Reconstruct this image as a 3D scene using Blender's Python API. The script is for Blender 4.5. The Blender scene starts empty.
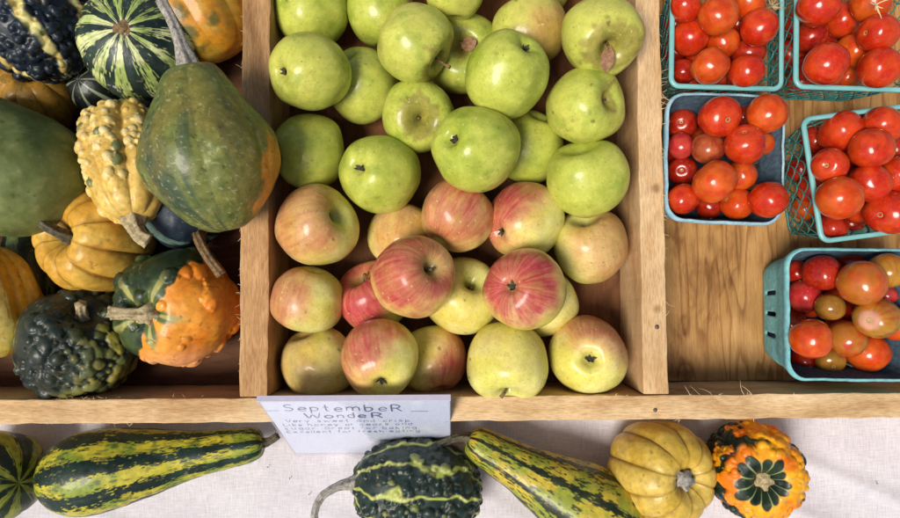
import bpy, math, random
import numpy as np
from mathutils import Vector, Matrix

random.seed(7)
S = bpy.context.scene
COL = S.collection
PI = math.pi

# ------------------------------------------------------------------ camera
CAMZ = 0.692
cam_d = bpy.data.cameras.new('camera')
cam_d.sensor_width = 36.0
cam_d.lens = 24.0
cam_d.clip_start = 0.01
cam_d.clip_end = 100
cam = bpy.data.objects.new('camera', cam_d)
COL.objects.link(cam)
cam.location = (0, 0, CAMZ)
cam.rotation_euler = (math.radians(2.3), 0, math.radians(-0.4))
S.camera = cam
RM = cam.rotation_euler.to_matrix()
CP = Vector((0, 0, CAMZ))


def ray(px, py):
    return (RM @ Vector(((px - 450) / 600.0, -(py - 259) / 600.0, -1.0)))


def at(px, py, z):
    d = ray(px, py)
    return CP + d * ((z - CAMZ) / d.z)


def view_frame(p):
    v = (CP - p).normalized()
    r = Vector((1, 0, 0))
    r = (r - v * r.dot(v)).normalized()
    return r, v.cross(r), v


# ------------------------------------------------------------------ noise
def _hash(ix, iy, iz, seed):
    with np.errstate(over='ignore'):
        h = (ix.astype(np.int64) * 374761393 + iy.astype(np.int64) * 668265263 +
             iz.astype(np.int64) * 2147483647 + seed * 1274126177) & 0xFFFFFFFF
        h = ((h ^ (h >> 13)) * 1274126177) & 0xFFFFFFFF
        h = h ^ (h >> 16)
        h = (h * 2246822519) & 0xFFFFFFFF
        h = h ^ (h >> 15)
    return (h & 0xFFFFFF) / float(0xFFFFFF)


def vnoise(P, scale=1.0, seed=0):
    Q = np.asarray(P) * scale + 100.0
    I = np.floor(Q).astype(np.int64)
    F = Q - I
    F = F * F * (3 - 2 * F)
    x, y, z = I[:, 0], I[:, 1], I[:, 2]
    fx, fy, fz = F[:, 0], F[:, 1], F[:, 2]
    r = 0
    for dx in (0, 1):
        for dy in (0, 1):
            for dz in (0, 1):
                w = (fx if dx else 1 - fx) * (fy if dy else 1 - fy) * (fz if dz else 1 - fz)
                r = r + w * _hash(x + dx, y + dy, z + dz, seed)
    return r


def fbm(P, scale=1.0, seed=0, oct=4):
    r = 0
    a = 0.5
    t = 0
    for o in range(oct):
        r = r + a * vnoise(P, scale * 2 ** o, seed + o * 17)
        t += a
        a *= 0.5
    return r / t


def sstep(a, b, x):
    t = np.clip((x - a) / (b - a), 0, 1)
    return t * t * (3 - 2 * t)


def C(r, g, b):
    c = np.array([r, g, b]) / 255.0
    return np.where(c <= 0.04045, c / 12.92, ((c + 0.055) / 1.055) ** 2.4)


def mix(a, b, f):
    f = np.asarray(f)
    if f.ndim == 1:
        f = f[:, None]
    return a * (1 - f) + b * f


# ------------------------------------------------------------------ objects
def tag(o, label=None, cat=None, group=None, kind=None):
    if label: o['label'] = label
    if cat: o['category'] = cat
    if group: o['group'] = group
    if kind: o['kind'] = kind
    return o


def empty(name, loc, rot=None):
    o = bpy.data.objects.new(name, None)
    o.empty_display_size = 0.02
    COL.objects.link(o)
    o.location = loc
    if rot is not None:
        o.rotation_euler = rot
    return o


def mesh_obj(name, V, F, mat, parent=None, smooth=True, col=None):
    me = bpy.data.meshes.new(name)
    V = np.asarray(V, dtype=np.float64)
    if isinstance(F, np.ndarray):
        nf, k = F.shape
        me.vertices.add(len(V))
        me.vertices.foreach_set('co', V.astype(np.float32).ravel())
        me.loops.add(nf * k)
        me.loops.foreach_set('vertex_index', F.astype(np.int32).ravel())
        me.polygons.add(nf)
        me.polygons.foreach_set('loop_start', np.arange(0, nf * k, k, dtype=np.int32))
        me.polygons.foreach_set('loop_total', np.full(nf, k, dtype=np.int32))
        me.update(calc_edges=True)
    else:
        me.from_pydata([tuple(v) for v in V], [], F)
        me.update()
    if col is not None:
        a = me.color_attributes.new('Col', 'FLOAT_COLOR', 'POINT')
        c4 = np.ones((len(V), 4), dtype=np.float32)
        c4[:, :3] = np.clip(col, 0, 1)
        a.data.foreach_set('color', c4.ravel())
    if smooth:
        me.polygons.foreach_set('use_smooth', np.ones(len(me.polygons), dtype=bool))
    me.materials.append(mat)
    o = bpy.data.objects.new(name, me)
    COL.objects.link(o)
    if parent is not None:
        o.parent = parent
    return o


class MB:
    def __init__(self):
        self.v = []
        self.f = []

    def add(self, V, F):
        n = len(self.v)
        self.v += [tuple(x) for x in V]
        self.f += [tuple(i + n for i in f) for f in F]

    def tube(self, pts, rads, n=6, flat=1.0, up=None, cap=True):
        pts = [Vector(p) for p in pts]
        if not hasattr(rads, '__len__'):
            rads = [rads] * len(pts)
        V = []
        F = []
        prev = None
        for i, p in enumerate(pts):
            a = pts[max(0, i - 1)]
            b = pts[min(len(pts) - 1, i + 1)]
            d = (b - a)
            d = d.normalized() if d.length > 1e-9 else Vector((0, 0, 1))
            if prev is None:
                u = Vector(up) if up else (Vector((0, 0, 1)) if abs(d.z) < .9 else Vector((1, 0, 0)))
            else:
                u = prev
            u = (u - d * u.dot(d))
            u = u.normalized() if u.length > 1e-6 else d.orthogonal().normalized()
            prev = u
            w = d.cross(u)
            for k in range(n):
                an = 2 * PI * k / n
                V.append(p + (u * math.cos(an) * flat + w * math.sin(an)) * rads[i])
        for i in range(len(pts) - 1):
            for k in range(n):
                F.append((i * n + k, i * n + (k + 1) % n, (i + 1) * n + (k + 1) % n, (i + 1) * n + k))
        if cap:
            F.append(tuple(range(n - 1, -1, -1)))
            F.append(tuple(range((len(pts) - 1) * n, len(pts) * n)))
        self.add(V, F)

    def build(self, name, mat, parent=None, smooth=True):
        return mesh_obj(name, self.v, self.f, mat, parent, smooth)


# ------------------------------------------------------------------ materials
def new_mat(name):
    m = bpy.data.materials.new(name)
    m.use_nodes = True
    nt = m.node_tree
    b = nt.nodes['Principled BSDF']
    return m, nt, b


def N(nt, t, **kw):
    n = nt.nodes.new(t)
    for k, v in kw.items():
        if k in n.inputs:
            n.inputs[k].default_value = v
        else:
            setattr(n, k, v)
    return n


def ramp(nt, fac, stops):
    r = nt.nodes.new('ShaderNodeValToRGB')
    e = r.color_ramp.elements
    while len(e) < len(stops):
        e.new(0.5)
    for i, (p, c) in enumerate(stops):
        e[i].position = p
        e[i].color = (*c, 1)
    nt.links.new(fac, r.inputs['Fac'])
    return r


def mixrgb(nt, a, b, fac, mode='MIX'):
    m = nt.nodes.new('ShaderNodeMix')
    m.data_type = 'RGBA'
    m.blend_type = mode
    for sock, val in ((m.inputs['A'], a), (m.inputs['B'], b), (m.inputs['Factor'], fac)):
        if hasattr(val, 'is_linked') or hasattr(val, 'links'):
            nt.links.new(val, sock)
        else:
            sock.default_value = (*val, 1) if hasattr(val, '__len__') else val
    return m.outputs['Result']


def bump(nt, b, h, strength=.3, dist=.001):
    bp = nt.nodes.new('ShaderNodeBump')
    bp.inputs['Strength'].default_value = strength
    bp.inputs['Distance'].default_value = dist
    nt.links.new(h, bp.inputs['Height'])
    nt.links.new(bp.outputs['Normal'], b.inputs['Normal'])
    return bp


def skin_mat(name, rough, coat, noise_scale, bump_s, var=.12, sss=0.0, fine=900, coat_r=.12, pores=0, spec=.4):
    m, nt, b = new_mat(name)
    at_ = N(nt, 'ShaderNodeAttribute', attribute_name='Col')
    tc = N(nt, 'ShaderNodeTexCoord')
    n1 = N(nt, 'ShaderNodeTexNoise', Scale=noise_scale, Detail=6.0)
    nt.links.new(tc.outputs['Object'], n1.inputs['Vector'])
    r = ramp(nt, n1.outputs['Fac'], [(.25, (1 - var * 1.6,) * 3), (.75, (1 + var * .6,) * 3)])
    c = mixrgb(nt, at_.outputs['Color'], r.outputs['Color'], 1.0, 'MULTIPLY')
    if pores:
        vo = N(nt, 'ShaderNodeTexVoronoi', Scale=float(pores))
        nt.links.new(tc.outputs['Object'], vo.inputs['Vector'])
        rp = ramp(nt, vo.outputs['Distance'], [(.07, (1.28, 1.24, 1.1)), (.15, (1, 1, 1))])
        c = mixrgb(nt, c, rp.outputs['Color'], .8, 'MULTIPLY')
        n5 = N(nt, 'ShaderNodeTexNoise', Scale=420.0, Detail=4.0, Roughness=.7)
        nt.links.new(tc.outputs['Object'], n5.inputs['Vector'])
        rq = ramp(nt, n5.outputs['Fac'], [(.36, (.74, .72, .62)), (.46, (1, 1, 1)), (.60, (1, 1, 1)), (.70, (1.10, 1.09, 1.05))])
        c = mixrgb(nt, c, rq.outputs['Color'], .7, 'MULTIPLY')
    nt.links.new(c, b.inputs['Base Color'])
    b.inputs['Roughness'].default_value = rough
    rr = N(nt, 'ShaderNodeMapRange')
    rr.inputs['To Min'].default_value = rough - .08
    rr.inputs['To Max'].default_value = rough + .12
    nt.links.new(n1.outputs['Fac'], rr.inputs['Value'])
    nt.links.new(rr.outputs['Result'], b.inputs['Roughness'])
    b.inputs['Coat Weight'].default_value = coat
    b.inputs['Coat Roughness'].default_value = coat_r
    b.inputs['Specular IOR Level'].default_value = spec
    b.inputs['IOR'].default_value = 1.42
    if sss:
        b.inputs['Subsurface Weight'].default_value = sss
        b.inputs['Subsurface Radius'].default_value = (.004, .0018, .0008)
        b.inputs['Subsurface Scale'].default_value = 1.0
    n2 = N(nt, 'ShaderNodeTexNoise', Scale=float(fine), Detail=3.0)
    nt.links.new(tc.outputs['Object'], n2.inputs['Vector'])
    bump(nt, b, n2.outputs['Fac'], bump_s, .0006)
    return m


M_gourd = skin_mat('gourd_skin', .40, .14, 160, .4, .2)
M_gourd_matt = skin_mat('matt_gourd_skin', .5, .05, 120, .3, .18)
M_apple = skin_mat('apple_skin', .30, .22, 140, .2, .1, pores=230, spec=.35)
M_tomato = skin_mat('tomato_skin', .2, .35, 120, .05, .16, coat_r=.06)


def stem_mat(name, c1, c2):
    m, nt, b = new_mat(name)
    tc = N(nt, 'ShaderNodeTexCoord')
    n1 = N(nt, 'ShaderNodeTexNoise', Scale=260.0, Detail=5.0, Roughness=.7)
    nt.links.new(tc.outputs['Object'], n1.inputs['Vector'])
    r = ramp(nt, n1.outputs['Fac'], [(.3, c1), (.68, c2)])
    nt.links.new(r.outputs['Color'], b.inputs['Base Color'])
    b.inputs['Roughness'].default_value = .75
    bump(nt, b, n1.outputs['Fac'], .6, .0012)
    return m


M_stem_tan = stem_mat('dry_tan_stem', C(105, 85, 50), C(205, 185, 140))
M_stem_grey = stem_mat('dry_grey_stem', C(82, 76, 66), C(186, 178, 166))
M_stem_dark = stem_mat('dark_stem', C(30, 30, 22), C(110, 100, 75))
M_stem_brown = stem_mat('brown_stem', C(60, 42, 25), C(150, 118, 75))
M_leaf = stem_mat('dry_leaf', C(100, 70, 45), C(170, 125, 90))
M_calyx = stem_mat('calyx_brown', C(18, 15, 10), C(78, 72, 48))
M_scar = stem_mat('scar_tan', C(120, 95, 50), C(195, 175, 110))


def wood_mat(name, base, dark, light, axis, fuzzy=.5, knots=True, scale=1.0, rough=.8, wave=.35, contour=0, rough_fib=45.0):
    """grain runs along `axis` ('X' or 'Y') in object space"""
    m, nt, b = new_mat(name)
    tc = N(nt, 'ShaderNodeTexCoord')
    mp = N(nt, 'ShaderNodeMapping')
    s = [38.0 * scale, 38.0 * scale, 38.0 * scale]
    s['XYZ'.index(axis)] = 2.6 * scale
    mp.inputs['Scale'].default_value = s
    nt.links.new(tc.outputs['Object'], mp.inputs['Vector'])
    # low-frequency warp
    nw = N(nt, 'ShaderNodeTexNoise', Scale=9.0, Detail=2.0)
    nt.links.new(tc.outputs['Object'], nw.inputs['Vector'])
    wv = N(nt, 'ShaderNodeVectorMath', operation='MULTIPLY_ADD')
    wv.inputs[1].default_value = (wave * 6,) * 3
    nt.links.new(nw.outputs['Color'], wv.inputs[0])
    nt.links.new(mp.outputs['Vector'], wv.inputs[2])
    n1 = N(nt, 'ShaderNodeTexNoise', Scale=1.0, Detail=8.0, Roughness=.62)
    nt.links.new(wv.outputs['Vector'], n1.inputs['Vector'])
    r = ramp(nt, n1.outputs['Fac'], [(.30, dark), (.47, base), (.72, light)])
    # fine fibres
    mp2 = N(nt, 'ShaderNodeMapping')
    s2 = [650.0, 650.0, 650.0]
    s2['XYZ'.index(axis)] = rough_fib
    mp2.inputs['Scale'].default_value = s2
    nt.links.new(tc.outputs['Object'], mp2.inputs['Vector'])
    n2 = N(nt, 'ShaderNodeTexNoise', Scale=1.0, Detail=4.0, Roughness=.7)
    nt.links.new(mp2.outputs['Vector'], n2.inputs['Vector'])
    r2 = ramp(nt, n2.outputs['Fac'], [(.32, (.55, .52, .48)), (.6, (1.05, 1.05, 1.05))])
    c = mixrgb(nt, r.outputs['Color'], r2.outputs['Color'], fuzzy, 'MULTIPLY')
    if contour:
        mpc = N(nt, 'ShaderNodeMapping')
        sc_ = [26.0, 26.0, 26.0]
        sc_['XYZ'.index(axis)] = 3.2
        mpc.inputs['Scale'].default_value = sc_
        nt.links.new(tc.outputs['Object'], mpc.inputs['Vector'])
        nc = N(nt, 'ShaderNodeTexNoise', Scale=1.0, Detail=2.5, Roughness=.45)
        nt.links.new(mpc.outputs['Vector'], nc.inputs['Vector'])
        mm = N(nt, 'ShaderNodeMath', operation='MULTIPLY')
        mm.inputs[1].default_value = 11.0
        nt.links.new(nc.outputs['Fac'], mm.inputs[0])
        fr = N(nt, 'ShaderNodeMath', operation='FRACT')
        nt.links.new(mm.outputs['Value'], fr.inputs[0])
        rc = ramp(nt, fr.outputs['Value'], [(.0, (1, 1, 1)), (.55, (.98, .96, .93)), (.88, (.60, .50, .40)), (1.0, (1, 1, 1))])
        c = mixrgb(nt, c, rc.outputs['Color'], contour, 'MULTIPLY')
    # stains
    n3 = N(nt, 'ShaderNodeTexNoise', Scale=14.0, Detail=5.0)
    nt.links.new(tc.outputs['Object'], n3.inputs['Vector'])
    r3 = ramp(nt, n3.outputs['Fac'], [(.3, (.72, .68, .62)), (.62, (1.04, 1.04, 1.03))])
    c = mixrgb(nt, c, r3.outputs['Color'], .8, 'MULTIPLY')
    if knots:
        v = N(nt, 'ShaderNodeTexVoronoi', Scale=17.0)
        nt.links.new(tc.outputs['Object'], v.inputs['Vector'])
        rk = ramp(nt, v.outputs['Distance'], [(.04, (.35, .25, .16)), (.11, (1, 1, 1))])
        c = mixrgb(nt, c, rk.outputs['Color'], .65, 'MULTIPLY')
    nt.links.new(c, b.inputs['Base Color'])
    b.inputs['Roughness'].default_value = rough
    b.inputs['Specular IOR Level'].default_value = .25
    ad = N(nt, 'ShaderNodeMath', operation='MULTIPLY_ADD')
    ad.inputs[1].default_value = .6
    nt.links.new(n1.outputs['Fac'], ad.inputs[0])
    nt.links.new(n2.outputs['Fac'], ad.inputs[2])
    bump(nt, b, ad.outputs['Value'], .7, .0012)
    return m


M_rail = wood_mat('rough_sawn_rail', C(222, 186, 138), C(196, 154, 104), C(236, 208, 166), 'X', .7, rough_fib=100.)
M_divider = wood_mat('rough_sawn_divider', C(218, 178, 128), C(188, 142, 92), C(234, 202, 158), 'Y', .7, rough_fib=80.)
M_divider_dull = wood_mat('weathered_divider', C(196, 152, 104), C(154, 110, 68), C(214, 176, 128), 'Y', .75, rough_fib=80.)
M_ply = wood_mat('plywood', C(186, 140, 84), C(122, 78, 38), C(202, 158, 102), 'Y', .5, False, .8, .6, .5, 1.0)
M_ply_dark = wood_mat('shaded_plywood', C(92, 58, 34), C(60, 36, 20), C(116, 76, 46), 'X', .4, False, .7, .6, .3, .5)  # brown board darkened further: shade in the gaps between gourds painted in
M_ply_mid = wood_mat('brown_plywood', C(122, 78, 44), C(80, 48, 26), C(146, 98, 58), 'Y', .4, False, .6, .6, .4, .5)  # also darkened, with the shade between the apples put into its colour
M_fibre, _nt, _b = new_mat('wood_fibre')
_b.inputs['Base Color'].default_value = (*C(225, 200, 155), 1)
_b.inputs['Roughness'].default_value = .9


def cloth_mat():
    m, nt, b = new_mat('linen_cloth')
    tc = N(nt, 'ShaderNodeTexCoord')
    outs = []
    for sx, sy in ((1500, 90), (90, 1500)):
        mp = N(nt, 'ShaderNodeMapping')
        mp.inputs['Scale'].default_value = (sx * .8, sy * .8, 60)
        nt.links.new(tc.outputs['Object'], mp.inputs['Vector'])
        n = N(nt, 'ShaderNodeTexNoise', Scale=1.0, Detail=3.0, Roughness=.65)
        nt.links.new(mp.outputs['Vector'], n.inputs['Vector'])
        outs.append(n.outputs['Fac'])
    ad = N(nt, 'ShaderNodeMath', operation='ADD')
    nt.links.new(outs[0], ad.inputs[0])
    nt.links.new(outs[1], ad.inputs[1])
    hf = N(nt, 'ShaderNodeMath', operation='MULTIPLY')
    hf.inputs[1].default_value = .5
    nt.links.new(ad.outputs['Value'], hf.inputs[0])
    r = ramp(nt, hf.outputs['Value'], [(.30, C(182, 175, 178)), (.5, C(211, 205, 207)), (.70, C(230, 225, 227))])
    n3 = N(nt, 'ShaderNodeTexNoise', Scale=11.0, Detail=4.0)
    nt.links.new(tc.outputs['Object'], n3.inputs['Vector'])
    r3 = ramp(nt, n3.outputs['Fac'], [(.3, (.88, .86, .88)), (.65, (1, 1, 1))])
    c = mixrgb(nt, r.outputs['Color'], r3.outputs['Color'], 1.0, 'MULTIPLY')
    nt.links.new(c, b.inputs['Base Color'])
    b.inputs['Roughness'].default_value = .9
    b.inputs['Specular IOR Level'].default_value = .15
    b.inputs['Sheen Weight'].default_value = .15
    bump(nt, b, hf.outputs['Value'], .55, .0012)
    return m


M_cloth = cloth_mat()


def pulp_mat(name, c1, c2):
    m, nt, b = new_mat(name)
    tc = N(nt, 'ShaderNodeTexCoord')
    n1 = N(nt, 'ShaderNodeTexNoise', Scale=190.0, Detail=6.0, Roughness=.7)
    nt.links.new(tc.outputs['Object'], n1.inputs['Vector'])
    n2 = N(nt, 'ShaderNodeTexNoise', Scale=38.0, Detail=4.0)
    nt.links.new(tc.outputs['Object'], n2.inputs['Vector'])
    r = ramp(nt, n1.outputs['Fac'], [(.3, c1), (.7, c2)])
    r2 = ramp(nt, n2.outputs['Fac'], [(.3, (.78, .8, .82)), (.65, (1.03, 1.03, 1.03))])
    c = mixrgb(nt, r.outputs['Color'], r2.outputs['Color'], 1.0, 'MULTIPLY')
    nt.links.new(c, b.inputs['Base Color'])
    b.inputs['Roughness'].default_value = .92
    b.inputs['Specular IOR Level'].default_value = .15
    bump(nt, b, n1.outputs['Fac'], .7, .0018)
    return m


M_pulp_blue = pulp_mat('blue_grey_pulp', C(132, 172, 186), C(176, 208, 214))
M_pulp_inner = pulp_mat('shaded_pulp_inside', C(54, 72, 84), C(92, 112, 126))  # same pulp as the outside, the basket's inner shade painted into the colour
M_pulp_teal = pulp_mat('turquoise_pulp', C(105, 172, 176), C(150, 206, 204))


def plastic(name, c, rough=.35):
    m, nt, b = new_mat(name)
    tc = N(nt, 'ShaderNodeTexCoord')
    n1 = N(nt, 'ShaderNodeTexNoise', Scale=60.0, Detail=3.0)
    nt.links.new(tc.outputs['Object'], n1.inputs['Vector'])
    r = ramp(nt, n1.outputs['Fac'], [(.3, tuple(np.array(c) * .86)), (.7, tuple(np.array(c) * 1.06))])
    nt.links.new(r.outputs['Color'], b.inputs['Base Color'])
    b.inputs['Roughness'].default_value = rough
    b.inputs['Subsurface Weight'].default_value = 0
    return m


M_plastic = plastic('teal_plastic', C(124, 184, 181))
M_plastic_net = plastic('teal_plastic_net', C(58, 128, 122))  # rim plastic again, the shade on the thin strands put into a darker colour


def flat_mat(name, c, rough=.6):
    m, nt, b = new_mat(name)
    tc = N(nt, 'ShaderNodeTexCoord')
    n1 = N(nt, 'ShaderNodeTexNoise', Scale=240.0, Detail=3.0)
    nt.links.new(tc.outputs['Object'], n1.inputs['Vector'])
    r = ramp(nt, n1.outputs['Fac'], [(.3, tuple(np.array(c) * .95)), (.7, tuple(np.array(c) * 1.03))])
    nt.links.new(r.outputs['Color'], b.inputs['Base Color'])
    b.inputs['Roughness'].default_value = rough
    return m


M_paper = flat_mat('sign_paper', C(240, 243, 252))
M_ink = flat_mat('marker_ink', C(112, 118, 162))
M_ink_title = flat_mat('title_marker_ink', C(112, 116, 150))
M_nail = flat_mat('nail_head', C(95, 85, 78), .4)


def acrylic_mat():
    m, nt, b = new_mat('clear_acrylic')
    out = nt.nodes['Material Output']
    tr = N(nt, 'ShaderNodeBsdfTransparent')
    tr.inputs['Color'].default_value = (.97, .975, 1, 1)
    gl = N(nt, 'ShaderNodeBsdfGlossy', Roughness=.04)
    lw = N(nt, 'ShaderNodeLayerWeight', Blend=.5)
    pw = N(nt, 'ShaderNodeMath', operation='POWER')
    pw.inputs[1].default_value = 4.0
    nt.links.new(lw.outputs['Facing'], pw.inputs[0])
    ma = N(nt, 'ShaderNodeMath', operation='MULTIPLY_ADD')
    ma.inputs[1].default_value = .9
    ma.inputs[2].default_value = .035
    nt.links.new(pw.outputs['Value'], ma.inputs[0])
    mx = N(nt, 'ShaderNodeMixShader')
    nt.links.new(ma.outputs['Value'], mx.inputs['Fac'])
    nt.links.new(tr.outputs['BSDF'], mx.inputs[1])
    nt.links.new(gl.outputs['BSDF'], mx.inputs[2])
    nt.links.new(mx.outputs['Shader'], out.inputs['Surface'])
    return m


M_acrylic = acrylic_mat()
M_acrylic_edge = flat_mat('frosted_acrylic_edge', C(205, 200, 216), .25)

# ------------------------------------------------------------------ crate
FLOOR = 0.010
RZ = 0.088
Y_OUT = at(450, 421, RZ).y
Y_IN = at(450, 396.5, RZ).y
XL0, XL1 = at(239.5, 396, RZ).x, at(268, 396, RZ).x
XR0, XR1 = at(643, 396, RZ).x, at(667.5, 396, RZ).x
YB = 0.345
X_LEFT, X_RIGHT = -.575, .60


def board(name, x0, x1, y0, y1, z0, z1, mat, parent, seed, n=None, rough=.0009, bev=.0014):
    """a sawn board: box with many segments, slightly uneven edges and rounded arrises"""
    import bmesh
    bm = bmesh.new()
    bmesh.ops.create_cube(bm, size=1)
    for v in bm.verts:
        v.co = Vector(((x0 + x1) / 2 + v.co.x * (x1 - x0), (y0 + y1) / 2 + v.co.y * (y1 - y0), (z0 + z1) / 2 + v.co.z * (z1 - z0)))
    bmesh.ops.bevel(bm, geom=bm.edges[:], offset=bev, segments=2, affect='EDGES', profile=.6)
    long_x = (x1 - x0) > (y1 - y0)
    L = (x1 - x0) if long_x else (y1 - y0)
    k = int(L / .006)
    a0 = x0 if long_x else y0
    for i in range(1, k):
        c = a0 + L * i / k
        bmesh.ops.bisect_plane(bm, geom=bm.verts[:] + bm.edges[:] + bm.faces[:],
                               plane_co=(c, 0, 0) if long_x else (0, c, 0), plane_no=(1, 0, 0) if long_x else (0, 1, 0))
    bm.verts.ensure_lookup_table()
    P = np.array([v.co[:] for v in bm.verts])
    d1 = fbm(P, 60, seed, 4) - .5
    d2 = fbm(P, 60, seed + 50, 4) - .5
    d3 = fbm(P, 12, seed + 90, 2) - .5
    for i, v in enumerate(bm.verts):
        if long_x:
            v.co.y += d1[i] * rough * 3 + d3[i] * .002
        else:
            v.co.x += d1[i] * rough * 3 + d3[i] * .002
        v.co.z += d2[i] * rough * 2
    me = bpy.data.meshes.new(name)
    bm.to_mesh(me)
    bm.free()
    me.materials.append(mat)
    o = bpy.data.objects.new(name, me)
    COL.objects.link(o)
    o.parent = parent
    return o


crate = empty('wooden_crate', (0, 0, 0))
tag(crate, 'shallow divided wooden display crate of rough pale boards holding gourds, apples and tomato baskets', 'crate')
rail = board('front_rail', X_LEFT, X_RIGHT, Y_OUT, Y_IN, .002, RZ, M_rail, crate, 3)
board('back_rail', X_LEFT, X_RIGHT, YB, YB + .025, .002, RZ, M_rail, crate, 4)
board('side_rail', X_LEFT, X_LEFT + .025, Y_IN + .0008, YB - .0008, .002, RZ - .001, M_divider, crate, 5)
board('side_rail', X_RIGHT - .025, X_RIGHT, Y_IN + .0008, YB - .0008, .002, RZ - .001, M_divider, crate, 6)
dvl = board('divider', XL0, XL1, Y_IN + .0012, YB - .0008, .0115, RZ + .001, M_divider_dull, crate, 7)
dvr = board('divider', XR0, XR1, Y_IN + .0012, YB - .0008, .0115, RZ + .0015, M_divider, crate, 8)
xs = [X_LEFT + .026, (XL0 + XL1) / 2, (XR0 + XR1) / 2, X_RIGHT - .026]
for i, mt in enumerate((M_ply_dark, M_ply_mid, M_ply)):
    board('floor_board', xs[i] + .0004, xs[i + 1] - .0004, Y_IN + .001, YB - .001, .003, FLOOR, mt, crate, 10 + i, rough=0, bev=.0006)


def fibres(parent, specs, seed):
    rnd = random.Random(seed)
    m = MB()
    for (p, d, L) in specs:
        p = Vector(p)
        d = Vector(d).normalized()
        q = Vector((rnd.uniform(-1, 1), rnd.uniform(-1, 1), rnd.uniform(-.2, .8))) * L * .35
        pts = [p + d * L * t + q * t * t for t in (0, .3, .6, 1)]
        r = rnd.uniform(.00014, .00034)
        m.tube(pts, [r * 1.6, r, r * .8, r * .3], 4)
    return tag(m.build('frayed_fibres', M_fibre, parent), kind='stuff')


rnd = random.Random(11)
sp = []
for i in range(80):
    py = rnd.choice([rnd.uniform(0, 390), rnd.uniform(60, 235), rnd.uniform(70, 110), rnd.uniform(195, 232)])
    y = at(664, py, RZ).y
    sp.append(((XR1 + rnd.uniform(-.001, .0006), y, RZ + rnd.uniform(-.012, .0015)), (rnd.uniform(.1, 1), rnd.uniform(-1.2, .6), rnd.uniform(-.3, .5)), rnd.uniform(.003, .011)))
fibres(dvr, sp, 1)
sp = []
for i in range(46):
    y = rnd.uniform(Y_IN + .01, .3)
    sp.append(((XL0 + rnd.uniform(-.0006, .001), y, RZ + rnd.uniform(-.01, .001)), (-rnd.uniform(.1, 1), rnd.uniform(-1, .6), rnd.uniform(-.2, .4)), rnd.uniform(.002, .007)))
fibres(dvl, sp, 2)
sp = []
for i in range(60):
    x = rnd.choice([rnd.uniform(-.45, .45), rnd.uniform(.22, .32), rnd.uniform(-.4, -.25)])
    s = rnd.choice([0, 1, 1])
    y = Y_IN if s else Y_OUT
    sp.append(((x, y, RZ + rnd.uniform(-.006, .001)), (rnd.uniform(-1.3, 1.3), (1 if s else -1) * rnd.uniform(.1, .6), rnd.uniform(-.2, .3)), rnd.uniform(.0015, .0055)))
for px, py in ((700, 388), (712, 392), (744, 390), (752, 394), (690, 386)):
    p = at(px, py, RZ)
    sp.append(((p.x, Y_IN, RZ), (rnd.uniform(-1, .2), .8, .3), rnd.uniform(.012, .02)))
fibres(rail, sp, 3)
m = MB()
p = at(657, 327, RZ + .0022)
m.tube([(p.x, p.y, RZ - .004), (p.x, p.y, RZ + .0022)], .0022, 12)
m.build('nail', M_nail, dvr)
m = MB()
p = at(655, 410, RZ)
m.tube([(p.x, p.y, RZ - .004), (p.x, p.y, RZ + .0012)], .0018, 12)
m.build('nail', M_nail, rail)

# ------------------------------------------------------------------ tablecloth
n = 260
gx = np.linspace(-1.5, 1.5, n)
gy = np.linspace(-.9, .9, n)
# denser in the visible strip
gx = np.sign(gx) * (np.abs(gx) / 1.5) ** 1.5 * 1.5
gy = -.2 + np.sign(gy) * (np.abs(gy) / .9) ** 1.7 * .9
X, Y = np.meshgrid(gx, gy)
P = np.stack([X.ravel(), Y.ravel(), np.zeros(n * n)], 1)
Q = P.copy()
w = (fbm(Q * np.array([1, 2.0, 1]), 9, 5, 3) - .5) * .004
Q2 = np.stack([P[:, 0] * .6 + P[:, 1] * 1.0, P[:, 1] * .2 - P[:, 0] * .12, P[:, 2]], 1)
rdg = 1 - np.abs(fbm(Q2, 13, 9, 2) - .5) * 6
w = w + np.clip(rdg, 0, 1) ** 2 * .0065
mask = sstep(Y_OUT + .02, Y_OUT - .03, P[:, 1])
P[:, 2] = -.0035 + w * mask
idx = np.arange(n * n).reshape(n, n)
F = np.stack([idx[:-1, :-1].ravel(), idx[:-1, 1:].ravel(), idx[1:, 1:].ravel(), idx[1:, :-1].ravel()], 1)
cl = mesh_obj('tablecloth', P, F, M_cloth)
tag(cl, 'off-white woven linen cloth spread over the table under the crate', 'tablecloth', kind='structure')


# ------------------------------------------------------------------ revolved bodies
def spline_profile(pts, n):
    """pts: (z, r) pairs from stem pole to blossom pole -> n samples (Catmull-Rom, arc-length)"""
    p = np.array(pts, float)
    p = np.vstack([2 * p[0] - p[1], p, 2 * p[-1] - p[-2]])
    out = []
    for i in range(1, len(p) - 2):
        a, b, c, d = p[i - 1], p[i], p[i + 1], p[i + 2]
        for t in np.linspace(0, 1, 24, endpoint=False):
            out.append(.5 * ((2 * b) + (-a + c) * t + (2 * a - 5 * b + 4 * c - d) * t * t + (-a + 3 * b - 3 * c + d) * t ** 3))
    out.append(p[-2])
    o = np.array(out)
    o[:, 1] = np.maximum(o[:, 1], 0)
    s = np.concatenate([[0], np.cumsum(np.linalg.norm(np.diff(o, axis=0), axis=1))])
    s /= s[-1]
    u = np.linspace(0, 1, n)
    return np.interp(u, s, o[:, 0]), np.interp(u, s, o[:, 1])


def rev_grid(pts, nt, nth):
    z, r = spline_profile(pts, nt)
    r[0] = r[-1] = 0
    th = np.linspace(0, 2 * PI, nth, endpoint=False)
    TH, T = np.meshgrid(th, np.linspace(0, 1, nt))
    Z = np.repeat(z[:, None], nth, 1)
    R = np.repeat(r[:, None], nth, 1)
    return TH.ravel(), T.ravel(), Z.ravel(), R.ravel()


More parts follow.
